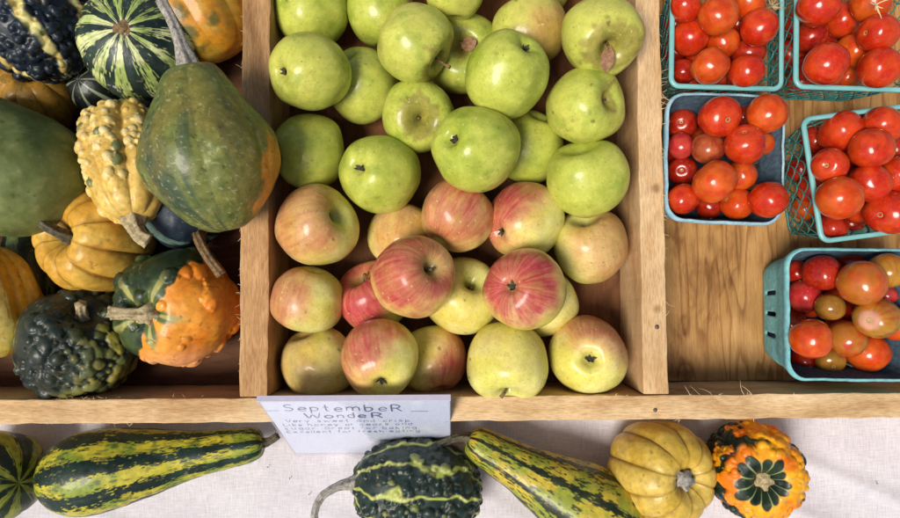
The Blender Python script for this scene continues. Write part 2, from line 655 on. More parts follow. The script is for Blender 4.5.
def grid_faces(nt, nth):
    idx = np.arange(nt * nth).reshape(nt, nth)
    nx = np.roll(idx, -1, 1)
    return np.stack([idx[:-1].ravel(), idx[1:].ravel(), nx[1:].ravel(), nx[:-1].ravel()], 1)


def grid_normals(P, nt, nth):
    G = P.reshape(nt, nth, 3)
    du = np.roll(G, -1, 1) - np.roll(G, 1, 1)
    dv = np.empty_like(G)
    dv[1:-1] = G[2:] - G[:-2]
    dv[0] = G[1] - G[0]
    dv[-1] = G[-1] - G[-2]
    nn = np.cross(dv, du)
    l = np.linalg.norm(nn, axis=2, keepdims=True)
    nn = nn / np.maximum(l, 1e-12)
    nn[0] = (0, 0, 1)
    nn[-1] = (0, 0, -1)
    return nn.reshape(-1, 3)


def frame(axis, roll=0.0):
    z = Vector(axis).normalized()
    x = Vector((1, 0, 0)) if abs(z.x) < .9 else Vector((0, 1, 0))
    x = (x - z * x.dot(z)).normalized()
    y = z.cross(x)
    M = Matrix((x, y, z)).transposed()
    return M @ Matrix.Rotation(roll, 3, 'Z')


PROF = {
    'round': [(.80, 0), (.82, .10), (.90, .25), (.93, .42), (.82, .68), (.5, .92), (0, 1.0), (-.5, .9), (-.82, .62), (-.95, .3), (-.97, .1), (-.96, 0)],
    'flat': [(.50, 0), (.53, .12), (.66, .28), (.74, .46), (.68, .70), (.42, .93), (0, 1.0), (-.40, .92), (-.66, .66), (-.74, .36), (-.70, .14), (-.68, 0)],
    'pear': [(1.35, 0), (1.36, .22), (1.30, .40), (1.12, .50), (.85, .60), (.5, .80), (.12, .97), (-.2, 1.0), (-.55, .88), (-.82, .62), (-.98, .3), (-1.0, .1), (-1.0, 0)],
    'fatpear': [(1.18, 0), (1.19, .18), (1.13, .36), (.95, .52), (.66, .70), (.3, .9), (-.08, 1.0), (-.45, .93), (-.78, .66), (-.96, .32), (-1.0, .1), (-1.0, 0)],
    'shield': [(1.18, 0), (1.19, .16), (1.16, .33), (1.04, .46), (.78, .62), (.48, .82), (.2, .97), (-.06, 1.0), (-.32, .93), (-.62, .72), (-.86, .46), (-.98, .2), (-1.0, 0)],
    'oval': [(1.22, 0), (1.23, .14), (1.2, .32), (1.06, .56), (.75, .80), (.35, .96), (-.05, 1.0), (-.5, .94), (-.9, .74), (-1.14, .44), (-1.22, .15), (-1.22, 0)],
    'club': [(3.25, 0), (3.26, .14), (3.2, .31), (3.0, .41), (2.5, .47), (1.9, .56), (1.3, .70), (.7, .86), (.2, .97), (-.25, 1.0), (-.65, .90), (-.98, .66), (-1.17, .36), (-1.22, .12), (-1.22, 0)],
    'log': [(1.55, 0), (1.56, .2), (1.5, .42), (1.3, .62), (.9, .82), (.3, .96), (-.3, 1.0), (-.8, .95), (-1.15, .78), (-1.35, .5), (-1.42, .2), (-1.42, 0)],
}


def gourd(name, label, cat, px, py, z, rpx, prof, axis, colour, roll=0.0, ribs=0, rib_d=.05, rib_sharp=1.0, lump=.03,
          warts=None, stem=None, seed=1, mat=None, res=(190, 300), squash=(1, 1), bend=None, scale_z=1.0, group=None, scar=None):
    c = at(px, py, z)
    depth = (CP - c).dot(RM @ Vector((0, 0, 1)))
    R0 = rpx * depth / 600.0
    nt, nth = res
    TH, T, Z, R = rev_grid(PROF[prof] if isinstance(prof, str) else prof, nt, nth)
    Z = Z * scale_z
    # ribs fade out at the poles
    if ribs:
        ph = np.abs(np.cos(TH * ribs / 2.0))
        groove = (1 - ph) ** 0 * (1 - np.power(ph, rib_sharp))
        fade = sstep(0, .12, T) * sstep(1, .8, T)
        R = R * (1 - rib_d * groove * (0.35 + .65 * fade))
    P = np.stack([R * np.cos(TH) * squash[0], R * np.sin(TH) * squash[1], Z], 1)
    U = P.copy()
    nrm = grid_normals(P, nt, nth)
    P = P + nrm * ((fbm(P, 1.6, seed, 3) - .5) * 2 * lump)[:, None] + nrm * ((fbm(P, 7, seed + 3, 3) - .5) * .012)[:, None]
    # keep the poles closed
    P[:nth] = P[:nth].mean(0)
    P[-nth:] = P[-nth:].mean(0)
    W = np.zeros(len(P))
    WC = np.zeros(len(P))
    if warts:
        rg = np.random.RandomState(seed + 77)
        WD = 1 + (fbm(P, 9, seed + 5, 3) - .5) * 1.3
        K = warts['n']
        cnt = 0
        tries = 0
        pts = []
        while cnt < K and tries < K * 30:
            tries += 1
            i = rg.randint(len(P))
            if rg.rand() > R[i] / R.max():
                continue
            pr = warts.get('where')
            if pr is not None and rg.rand() > pr(TH[i:i + 1], T[i:i + 1], U[i:i + 1])[0]:
                continue
            rad = rg.uniform(*warts['r'])
            q = P[i]
            if any(np.sum((q - a) ** 2) < ((rad + b) * warts.get('gap', .72)) ** 2 for a, b in pts):
                continue
            pts.append((q.copy(), rad))
            d = np.sqrt(((P - q) ** 2).sum(1)) * WD
            x = np.clip(1 - (d / rad) ** 2, 0, 1) ** 1.25
            hgt = np.sqrt(x) * rad * warts['h'] * rg.uniform(.7, 1.2)
            new = hgt > W
            W = np.where(new, hgt, W)
            WC = np.where(new, rg.rand(), WC)
            cnt += 1
        nrm = grid_normals(P, nt, nth)
        P = P + nrm * W[:, None]
    col = colour(dict(TH=TH, T=T, P=U, W=W, WC=WC, n=len(P), R=R, ribs=ribs))
    sc1 = fbm(U, 15, seed + 201, 4)
    sc2 = fbm(U, 5, seed + 202, 4)
    col = mix(col, col * .55 + C(170, 150, 105)[None, :] * .40, sstep(.64, .72, sc1) * sstep(.48, .62, sc2) * .8)
    col = mix(col, col * .45, sstep(.34, .27, sc1) * sstep(.52, .40, sc2) * .7)
    P = P * R0
    if bend:
        zz = P[:, 2] / R0
        P[:, 0] += bend[0] * R0 * zz * np.abs(zz)
        P[:, 1] += bend[1] * R0 * zz * np.abs(zz)
    Rm = frame(axis, roll)
    root = empty(name, c)
    root.rotation_mode = 'QUATERNION'
    root.rotation_quaternion = Rm.to_quaternion()
    tag(root, label, cat, group)
    mesh_obj('body', P, grid_faces(nt, nth), mat or M_gourd, root, True, col)
    if stem:
        # stem = list of world offsets in units of R0 (from the stem pole), radii, material
        pole = Vector(P[:nth].mean(0))
        inv = Rm.inverted()
        pts = [pole - Vector((0, 0, .05 * R0))]
        pts += [pole + (inv @ Vector(v)) * R0 for v in stem['pts']]
        # smooth
        sm = []
        rr = []
        rad = stem['r']
        k = len(pts)
        for i in range(k - 1):
            a = pts[max(0, i - 1)]
            b = pts[i]
            c_ = pts[i + 1]
            d = pts[min(k - 1, i + 2)]
            for t in (0, .2, .4, .6, .8):
                sm.append(.5 * ((2 * b) + (-a + c_) * t + (2 * a - 5 * b + 4 * c_ - d) * t * t + (-a + 3 * b - 3 * c_ + d) * t ** 3))
                rr.append((rad[i] * (1 - t) + rad[i + 1] * t) * R0)
        sm.append(pts[-1])
        rr.append(rad[-1] * R0)
        mb = MB()
        nn = 20
        mb.tube(sm, rr, nn)
        # ridges along the stem
        V = np.array(mb.v)
        for i in range(len(sm)):
            for kk in range(nn):
                o = V[i * nn + kk] - np.array(sm[i])
                f = 1 + .24 * math.cos(5 * 2 * PI * kk / nn + i * .12) + random.uniform(-.05, .05)
                V[i * nn + kk] = np.array(sm[i]) + o * f
        mb.v = [tuple(v) for v in V]
        mb.build('stem', stem['mat'], root)
    if scar:
        pole = Vector(P[-nth:].mean(0))
        mb = MB()
        r = scar * R0
        for (rr, z0, z1) in ((1, .02, .0), (.62, .03, .10), (.3, .10, .13)):
            ring = []
            for k in range(16):
                a = 2 * PI * k / 16
                q = rr * r * (1 + .18 * math.sin(3 * a + rr * 5) + random.uniform(-.08, .08))
                ring.append(Vector((q * math.cos(a), q * math.sin(a), pole.z - z0 * r)))
            b = [v * .86 + Vector((0, 0, pole.z * .14 - (z1 + .04) * r)) for v in ring]
            b = [Vector((v.x, v.y, pole.z - (z1 + .06) * r)) for v in b]
            mb.add(ring + b + [Vector((0, 0, pole.z - (z1 + .06) * r))], [(k, (k + 1) % 16, 16 + (k + 1) % 16, 16 + k) for k in range(16)] + [(16 + k, 16 + (k + 1) % 16, 32) for k in range(16)])
        mb.build('blossom_scar', M_stem_brown, root)
    return root


# ---- colour functions -----------------------------------------------------
def mottle(a, b, c, s=3.0, seed=0):
    def f(g):
        n1 = fbm(g['P'], s, seed, 5)
        n2 = fbm(g['P'], s * 4, seed + 9, 4)
        col = mix(a[None, :], b[None, :], sstep(.35, .65, n1))
        return mix(col, c[None, :], sstep(.55, .75, n2) * .6)
    return f


def striped(dark, light, k, width=.5, jag=.5, seed=0, tscale=6.0, dark2=None, light2=None, speck=.0, tw=0.0, rotate=0.0):
    """k pale bands with ragged edges along the meridians"""
    def f(g):
        th = g['TH'] + rotate
        P = g['P']
        rr = np.maximum(g['R'], .15)
        # noise in stretched (theta, t) space, periodic in theta through cos/sin
        q = np.stack([np.cos(th) * 2.2, np.sin(th) * 2.2, g['T'] * tscale * .35], 1)
        warp = (fbm(q, 1.0, seed, 3) - .5) * .9
        w = np.cos(th * k + warp + tw * g['T'])
        st = np.stack([np.cos(th) * k * 1.6, np.sin(th) * k * 1.6, g['T'] * tscale], 1)
        n1 = fbm(st * np.array([.62, .62, 1.0]), 1.0, seed + 5, 4) - .5
        n2 = fbm(st, 2.2, seed + 6, 3) - .5
        n4 = fbm(st * np.array([1.6, 1.6, 1.0]), 3.1, seed + 8, 2) - .5
        v = w + n1 * 3.6 * jag + n2 * 3.4 * jag + n4 * 3.0 * jag
        mk = sstep(-.08, .12, v - (1 - 2 * width))
        # dark flecks inside the pale band
        fl = sstep(.56, .62, fbm(st * np.array([1, 1, 1.5]), 1.3, seed + 21, 3)) * speck
        mk = mk * (1 - fl)
        n3 = fbm(P, 2.5, seed + 31, 4)
        d = mix(dark[None, :], (dark2 if dark2 is not None else dark * 1.7)[None, :], sstep(.35, .7, n3))
        l = mix(light[None, :], (light2 if light2 is not None else light * .8)[None, :], sstep(.4, .62, fbm(P, 3.0, seed + 41, 4)))
        return mix(d, l, mk)
    return f


GROUP_G = 'ornamental gourds piled in the left compartment'
GROUP_F = 'gourds lying on the cloth in front of the crate'

# 1 navy warty gourd, top left
def col_navy(g):
    base = mottle(C(17, 24, 36), C(28, 38, 50), C(50, 62, 62), 4, 3)(g)
    th = g['TH']
    wob = (fbm(np.stack([np.cos(th), np.sin(th), g['T'] * 5], 1), 2, 8, 3) - .5) * .35
    s = np.zeros(g['n'])
    for a, w_ in ((.0, .09), (.95, .07), (-1.0, .06), (1.9, .06), (3.0, .08), (-2.0, .06)):
        d = np.abs((th - a + wob + PI) % (2 * PI) - PI)
        s = np.maximum(s, sstep(w_ + .05, w_ - .03, d))
    crm = mix(C(222, 214, 140)[None, :], C(200, 170, 90)[None, :], g['WC'])
    return mix(base, crm, s)

gourd('warty_gourd', 'dark navy warty gourd with cream stripes, at the top left corner of the photo', 'gourd', 36, 22, .088, 51, 'oval', (-.38, .8, .35), col_navy,
      roll=-1.15, lump=.05, warts=dict(n=420, r=(.055, .15), h=.72, gap=.52), seed=3, group=GROUP_G, scale_z=.9)

# 2 dark green and cream striped round gourd
gourd('striped_gourd', 'round dark green gourd with cream radiating stripes around a brown blossom scar', 'gourd', 143, 47, .078, 56, 'round', (-.16, .08, -1),
      striped(C(26, 40, 36), C(218, 222, 156), 11, .36, .95, 5, 7, C(50, 66, 56), C(170, 188, 100), .35), ribs=10, rib_d=.03, seed=5, scar=.14, group=GROUP_G)

# 3 yellow-orange squash behind the pear
def col3(g):
    b = mottle(C(200, 150, 46), C(208, 140, 36), C(184, 156, 66), 2, 13)(g)
    n1 = fbm(g['P'], 3, 61, 5) + .22 * g['P'][:, 0] * -1
    b = mix(b, C(204, 112, 26)[None, :], sstep(.4, .9, g['P'][:, 0] + n1 - .5) * .5)
    return mix(b, C(84, 92, 44)[None, :], sstep(.54, .74, n1) * .85)
gourd('yellow_squash', 'orange yellow squash with green flecks, at the back beside the left divider', 'squash', 203, 14, .062, 48, 'round', (-.4, .7, .3), col3, ribs=8, rib_d=.05, seed=13, group=GROUP_G, roll=.5)

# 4 big green pear-shaped gourd
def col4(g):
    P = g['P']
    th = g['TH']
    st = np.stack([np.cos(th) * 4, np.sin(th) * 4, g['T'] * 1.3], 1)
    streak = fbm(st, 1.2, 21, 4)
    b = mix(C(82, 98, 48)[None, :], C(126, 130, 64)[None, :], sstep(.3, .7, fbm(P, 2.2, 22, 6) * .6 + fbm(P, 12, 29, 4) * .4))
    b = mix(b, C(54, 74, 62)[None, :], sstep(.5, .68, streak) * sstep(1.0, .2, P[:, 2]) * .8)
    b = mix(b, C(138, 118, 52)[None, :], sstep(.55, .72, fbm(P, 1.5, 24, 4)) * .5)
    n2 = fbm(P, 3, 25, 5)
    # orange patch on the lower right flank
    o = P[:, 0] * .95 + P[:, 1] * .1 - P[:, 2] * .40 + (n2 - .5) * .45 + (streak - .5) * .5
    b = mix(b, C(150, 128, 56)[None, :], sstep(.55, .85, o) * .6)
    b = mix(b, mix(C(214, 132, 40)[None, :], C(226, 152, 58)[None, :], n2), sstep(.80, .88, o))
    sp = fbm(P, 26, 28, 2)
    b = mix(b, C(176, 178, 130)[None, :], sstep(.70, .80, sp) * .6)
    b = mix(b, C(48, 58, 34)[None, :], sstep(.30, .20, sp) * .5)
    o2 = -P[:, 0] * .95 + P[:, 1] * .2 + P[:, 2] * .05 + (n2 - .5) * .5
    return mix(b, C(176, 140, 60)[None, :], sstep(.86, 1.05, o2) * .8)
gourd('pear_gourd', 'big green pear-shaped gourd with orange flank and long grey stem, over the left divider', 'gourd', 212.5, 157, .148, 66, 'shield',
      (-.19, .96, .16), col4, seed=21, lump=.07, ribs=7, rib_d=.045, rib_sharp=.8, group=GROUP_G, mat=M_gourd, scale_z=1.13,
      stem=dict(pts=[(-.02, .06, .05), (-.08, .3, .12), (-.18, .6, .16), (-.40, .98, .1)], r=[.16, .14, .085, .07, .075], mat=M_stem_grey))

# 5 yellow warty gourd
def col5(g):
    b = mottle(C(216, 176, 82), C(228, 192, 100), C(190, 140, 56), 3, 31)(g)
    b = mix(b, C(238, 220, 160)[None, :], sstep(.01, .05, g['W']) * (.35 + .5 * g['WC']))
    odd = (g['WC'] > .90) & (g['W'] > .01)
    b[odd] = C(120, 124, 72)
    return b
gourd('warty_gourd', 'pale yellow knobbly gourd with cut tan stem pointing down, left of the pear-shaped gourd', 'gourd', 127, 161, .092, 42, 'log', (.26, -.93, .26), col5,
      ribs=8, rib_d=.14, rib_sharp=.8, lump=.07, warts=dict(n=230, r=(.05, .15), h=.6, gap=.6, where=lambda th, t, p: (sstep(.25, .5, t) * .9 + .1) * (.25 + .75 * np.abs(np.cos(th * 4)) ** .7)), seed=31, group=GROUP_G,
      stem=dict(pts=[(.02, -.1, .05), (.10, -.28, .12), (.24, -.46, .14), (.40, -.56, .1)], r=[.30, .24, .17, .15, .17], mat=M_stem_tan))

# 6 big smooth green gourd at the left edge
def col6(g):
    P = g['P']
    b = mix(C(88, 102, 50)[None, :], C(122, 130, 72)[None, :], sstep(.3, .7, fbm(P, 2.4, 43, 5)))
    return mix(b, C(140, 148, 96)[None, :], sstep(.58, .75, fbm(P, 6, 44, 4)) * .4)
gourd('smooth_gourd', 'large smooth plain dull green gourd cut by the left edge of the photo', 'gourd', 15, 170, .100, 66, 'fatpear', (-.55, .78, .2), col6, seed=41, mat=M_gourd_matt, group=GROUP_G, lump=.03)

# 7 dull yellow ribbed gourd deep in the pile
def col7(g):
    b = mottle(C(150, 112, 40), C(176, 128, 44), C(90, 90, 40), 3, 51)(g)
    return b
gourd('ribbed_gourd', 'dull yellow and green ribbed gourd deep in the shade under the navy warty gourd', 'gourd', 40, 96, .046, 36, 'round', (.2, .3, .9), col7, ribs=9, rib_d=.12, rib_sharp=.8, seed=51, group=GROUP_G)

# 8 golden ribbed squash
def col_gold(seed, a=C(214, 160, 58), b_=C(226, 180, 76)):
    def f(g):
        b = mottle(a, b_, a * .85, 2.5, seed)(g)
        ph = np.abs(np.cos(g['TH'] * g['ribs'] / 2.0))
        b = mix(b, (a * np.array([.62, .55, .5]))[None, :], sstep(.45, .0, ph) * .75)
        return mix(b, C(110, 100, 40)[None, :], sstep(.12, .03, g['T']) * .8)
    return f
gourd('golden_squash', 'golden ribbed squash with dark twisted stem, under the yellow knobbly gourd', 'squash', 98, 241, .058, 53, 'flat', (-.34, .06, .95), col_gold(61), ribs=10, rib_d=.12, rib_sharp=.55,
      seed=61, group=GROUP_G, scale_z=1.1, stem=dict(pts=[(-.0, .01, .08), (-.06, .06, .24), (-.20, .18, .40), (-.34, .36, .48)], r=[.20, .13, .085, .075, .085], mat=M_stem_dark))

# 9 dark blue-green gourd under the pear
gourd('banded_gourd', 'dark blue green gourd with grey green band and brown stem, under the pear-shaped gourd', 'gourd', 184, 210, .058, 38, 'round', (.55, -.72, .12),
      striped(C(26, 38, 50), C(96, 122, 110), 5, .2, .25, 71, 5, C(40, 54, 66)), seed=71, lump=.05, group=GROUP_G, mat=M_gourd_matt,
      stem=dict(pts=[(.05, -.02, .2), (.20, -.16, .62), (.52, -.62, .84), (.86, -1.10, .80)], r=[.22, .14, .11, .10, .11], mat=M_stem_brown))

# 10 orange and green gourd
def col10(g):
    P = g['P']
    n1 = fbm(P, 3.2, 81, 5) - .5
    o = P[:, 0] * .9 - P[:, 1] * .50 + n1 * .45
    og = mix(C(232, 132, 30)[None, :], C(238, 156, 52)[None, :], sstep(.35, .65, fbm(P, 2, 82, 4)))
    gr = mix(C(40, 54, 30)[None, :], C(74, 88, 44)[None, :], sstep(.4, .65, fbm(P, 3, 83, 5)))
    b = mix(gr, og, sstep(.13, .16, o))
    # pale peach lower rim
    b = mix(b, C(236, 176, 130)[None, :], sstep(.05, .3, o) * sstep(-.5, -.85, P[:, 1]) * .5)
    star = np.abs(np.cos(g['TH'] * 2.5 + .4))
    b = mix(b, C(90, 104, 52)[None, :], sstep(.20, .13, g['T'] + (1 - star) * .16 + n1 * .1))
    b = mix(b, C(178, 170, 96)[None, :], sstep(.95, .99, star) * sstep(.24, .14, g['T'] + n1 * .1) * .9)
    return b
gourd('knobbly_gourd', 'half orange half dark green knobbly gourd with tan star stem, beside the left divider', 'gourd', 181, 306, .066, 59, 'round', (-.20, -.10, .97), col10,
      ribs=5, rib_d=.09, lump=.07, warts=dict(n=46, r=(.07, .18), h=.5, gap=.8), seed=81, group=GROUP_G, scale_z=.9,
      stem=dict(pts=[(0, 0, .03), (-.10, .0, .09), (-.28, .01, .12), (-.50, .03, .11)], r=[.22, .15, .085, .08, .11], mat=M_stem_tan))

# 11 dark green warty gourd
def col11(g):
    P = g['P']
    b = mottle(C(34, 42, 36), C(50, 58, 48), C(66, 70, 50), 3, 91)(g)
    side = sstep(-.1, .7, P[:, 0] + (fbm(P, 2, 92, 3) - .5) * .8)
    wc = mix(C(84, 98, 60)[None, :], C(168, 156, 62)[None, :], g['WC'])
    b = mix(b, wc, sstep(.015, .06, g['W']) * side * .9)
    patch = sstep(.62, .74, -P[:, 0] * .85 - P[:, 2] * .35 + (fbm(P, 4, 93, 4) - .5) * .5)
    return mix(b, C(138, 156, 116)[None, :], patch * .9)
gourd('warty_gourd', 'blackish green gourd crowded with warts, at the front rail in the left compartment', 'gourd', 78, 344, .056, 52, 'round', (.46, .66, .58), col11,
      lump=.06, warts=dict(n=430, r=(.045, .16), h=.66, gap=.5, where=lambda th, t, p: sstep(-.75, -.3, p[:, 0]) * sstep(.1, .2, t)), seed=91, group=GROUP_G,
      stem=dict(pts=[(.02, .05, .05), (.05, .14, .12), (.10, .28, .22)], r=[.15, .10, .08, .09], mat=M_stem_tan), squash=(1.04, 1.0))

# 12 yellow striped squash on the left edge
gourd('striped_squash', 'yellow ribbed squash with darker flecked stripes, half cut by the left edge', 'squash', -14, 303, .068, 50, 'round', (-.2, .95, .1),
      striped(C(220, 158, 40), C(238, 202, 96), 8, .5, .35, 101, 6, C(206, 142, 34), C(238, 206, 110), .25), ribs=8, rib_d=.08, rib_sharp=.7, seed=101, group=GROUP_G, scale_z=1.15)

# 13 dark green striped long gourd between
gourd('long_gourd', 'dark green long gourd with pale green stripe, wedged upright beside the golden squash', 'gourd', 28, 268, .036, 23, 'log', (-.1, .98, .05),
      striped(C(26, 36, 26), C(110, 128, 70), 4, .28, .4, 111, 7, C(40, 52, 34), None, .3), seed=111, group=GROUP_G, scale_z=1.3)

# 14 small dark gourd with thin pale rays
gourd('rayed_gourd', 'small black green gourd with thin pale rays, in the dark gap below the striped gourd', 'gourd', 97, 86, .036, 28, 'round', (.1, .1, -1),
      striped(C(22, 28, 24), C(150, 160, 130), 9, .10, .12, 121, 3), seed=121, group=GROUP_G)

# 21 hidden gourd with pale cut stem
gourd('dark_gourd', 'dark green gourd hidden behind the big pear gourd, showing only its pale cut stem', 'gourd', 172, 128, .045, 34, 'round', (-.5, .6, .6), mottle(C(36, 46, 30), C(56, 66, 40), C(80, 84, 50), 3, 131), seed=131, group=GROUP_G,
      stem=dict(pts=[(-.05, .10, .1), (-.22, .28, .6), (-.36, .42, 1.15)], r=[.24, .18, .17, .24], mat=M_stem_grey))

# ---- gourds on the cloth
gourd('striped_gourd', 'green and yellow striped round gourd at the bottom left corner on the cloth', 'gourd', -6, 477, .047, 45, 'round', (-.85, .0, -.42),
      striped(C(24, 36, 22), C(162, 164, 54), 8, .48, .5, 141, 8, C(40, 54, 26), C(130, 138, 44), .3), ribs=8, rib_d=.05, seed=141, group=GROUP_F)

gourd('striped_gourd', 'long green and yellow striped gourd lying with its neck towards the sign', 'gourd', 102, 470, .049, 42, 'club', (.985, .15, -.05),
      striped(C(20, 36, 26), C(196, 182, 50), 8, .50, .72, 151, 22, C(34, 56, 42), C(140, 154, 46), .55, rotate=.3), ribs=6, rib_d=.035, seed=151, lump=.03, res=(300, 320), bend=None, group=GROUP_F, scale_z=1.17, roll=.4,
      stem=dict(pts=[(.06, .0, .0), (.2, .05, .0), (.36, .16, .0)], r=[.13, .10, .08, .08], mat=M_stem_dark))

def col17(g):
    b = mottle(C(26, 40, 36), C(38, 54, 46), C(64, 80, 60), 3, 161)(g)
    th = g['TH']
    wob = (fbm(np.stack([np.cos(th), np.sin(th), g['T'] * 4], 1), 2, 162, 3) - .5) * .5
    s = np.zeros(g['n'])
    for a, w_ in ((.45, .055), (.95, .03), (-.05, .05), (-.6, .03), (1.5, .05), (2.1, .03), (2.7, .05), (3.3, .04), (3.9, .05), (4.6, .04), (-1.1, .045)):
        d = np.abs((th - a + wob + PI) % (2 * PI) - PI)
        s = np.maximum(s, sstep(w_ + .025, w_ - .02, d))
    b = mix(b, mix(C(176, 184, 84)[None, :], C(206, 204, 128)[None, :], g['WC']), s)
    lite = (g['WC'] > .86) & (g['W'] > .03)
    b[lite] = b[lite] * .4 + C(150, 156, 80) * .6
    return b
gourd('warty_gourd', 'dark green warty gourd with pale wavy stripes and curved stem, in front of the sign', 'gourd', 417, 489, .050, 50, 'oval', (-.98, .12, .12), col17,
      roll=1.57, lump=.06, warts=dict(n=520, r=(.035, .105), h=.72, gap=.55, where=lambda th, t, p: sstep(.0, .35, t) * .8 + .2), seed=161, group=GROUP_F, ribs=5, rib_d=.06, scale_z=1.03,
      stem=dict(pts=[(-.08, .02, .03), (-.3, .0, .12), (-.58, -.16, .2), (-.72, -.46, .2), (-.72, -.68, .16)], r=[.2, .11, .075, .065, .06, .07], mat=M_stem_grey))

gourd('striped_gourd', 'long yellow gourd with narrow dark green stripes, slanting out from under the crate rail', 'gourd', 590, 508, .047, 43, 'club', (-.86, .50, .03),
      striped(C(30, 40, 22), C(200, 176, 56), 8, .86, .22, 171, 20, C(48, 52, 30), C(150, 156, 52), .9, rotate=.2), ribs=6, rib_d=.03, seed=171, lump=.03, res=(300, 320), group=GROUP_F, scale_z=1.0,
      roll=.3, stem=dict(pts=[(-.1, .03, .0), (-.3, .02, .02), (-.62, -.10, .02), (-.9, -.16, .0)], r=[.16, .10, .08, .075, .08], mat=M_stem_dark))

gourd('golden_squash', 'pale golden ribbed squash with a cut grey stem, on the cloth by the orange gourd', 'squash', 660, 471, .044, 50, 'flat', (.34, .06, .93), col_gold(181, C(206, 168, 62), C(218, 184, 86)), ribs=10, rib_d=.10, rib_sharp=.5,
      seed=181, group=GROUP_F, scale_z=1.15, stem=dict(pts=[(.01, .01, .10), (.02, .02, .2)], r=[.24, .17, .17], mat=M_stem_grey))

def col20(g):
    P = g['P']
    n1 = fbm(P, 4, 191, 4) - .5
    og = mix(C(234, 122, 14)[None, :], C(246, 172, 22)[None, :], sstep(.35, .6, fbm(P, 2.2, 192, 4) + .15 * P[:, 0]))
    dk = mix(C(20, 30, 20)[None, :], C(34, 50, 30)[None, :], sstep(.4, .6, fbm(P, 4, 193, 3)))
    # petals
    pet = np.abs(np.cos(g['TH'] * 6))
    edge = .16 + .045 * np.sqrt(pet) + .02 * np.cos(g['TH'] * 5 + 1)
    dirn = np.cos(g['TH'] - 2.9)
    edge = edge + .035 * dirn
    b = mix(og, dk, sstep(edge + .008, edge - .008, g['T'] + n1 * .015))
    line = sstep(.34, .10, pet) * sstep(.24, .18, g['T'])
    b = mix(b, C(150, 164, 104)[None, :], line * .8)
    blot = sstep(.585, .61, fbm(P, 2.4, 195, 4) + .10 * sstep(.30, .5, g['T']) - .09 * P[:, 0] + .05 * P[:, 1]) * sstep(.28, .32, g['T'])
    return mix(b, dk, blot)
gourd('knobbly_gourd', 'bright orange bumpy gourd with a dark green petal star around its stem, on the cloth', 'gourd', 753, 469, .044, 46, 'flat', (-.16, -.06, .97), col20, ribs=12, rib_d=.07, rib_sharp=.8, lump=.05,
      warts=dict(n=330, r=(.04, .12), h=.6, gap=.6, where=lambda th, t, p: sstep(.22, .28, t)), seed=191, group=GROUP_F, scale_z=1.15,
      stem=dict(pts=[(0, 0, .04), (-.01, .01, .10)], r=[.22, .20, .17], mat=M_stem_tan))

# ------------------------------------------------------------------ apples
APROF = [(.50, 0), (.54, .05), (.68, .14), (.82, .27), (.90, .46), (.84, .70), (.62, .89), (.28, .99), (-.05, 1.0), (-.38, .92), (-.66, .75), (-.82, .55), (-.87, .38), (-.84, .24), (-.74, .12), (-.70, 0)]


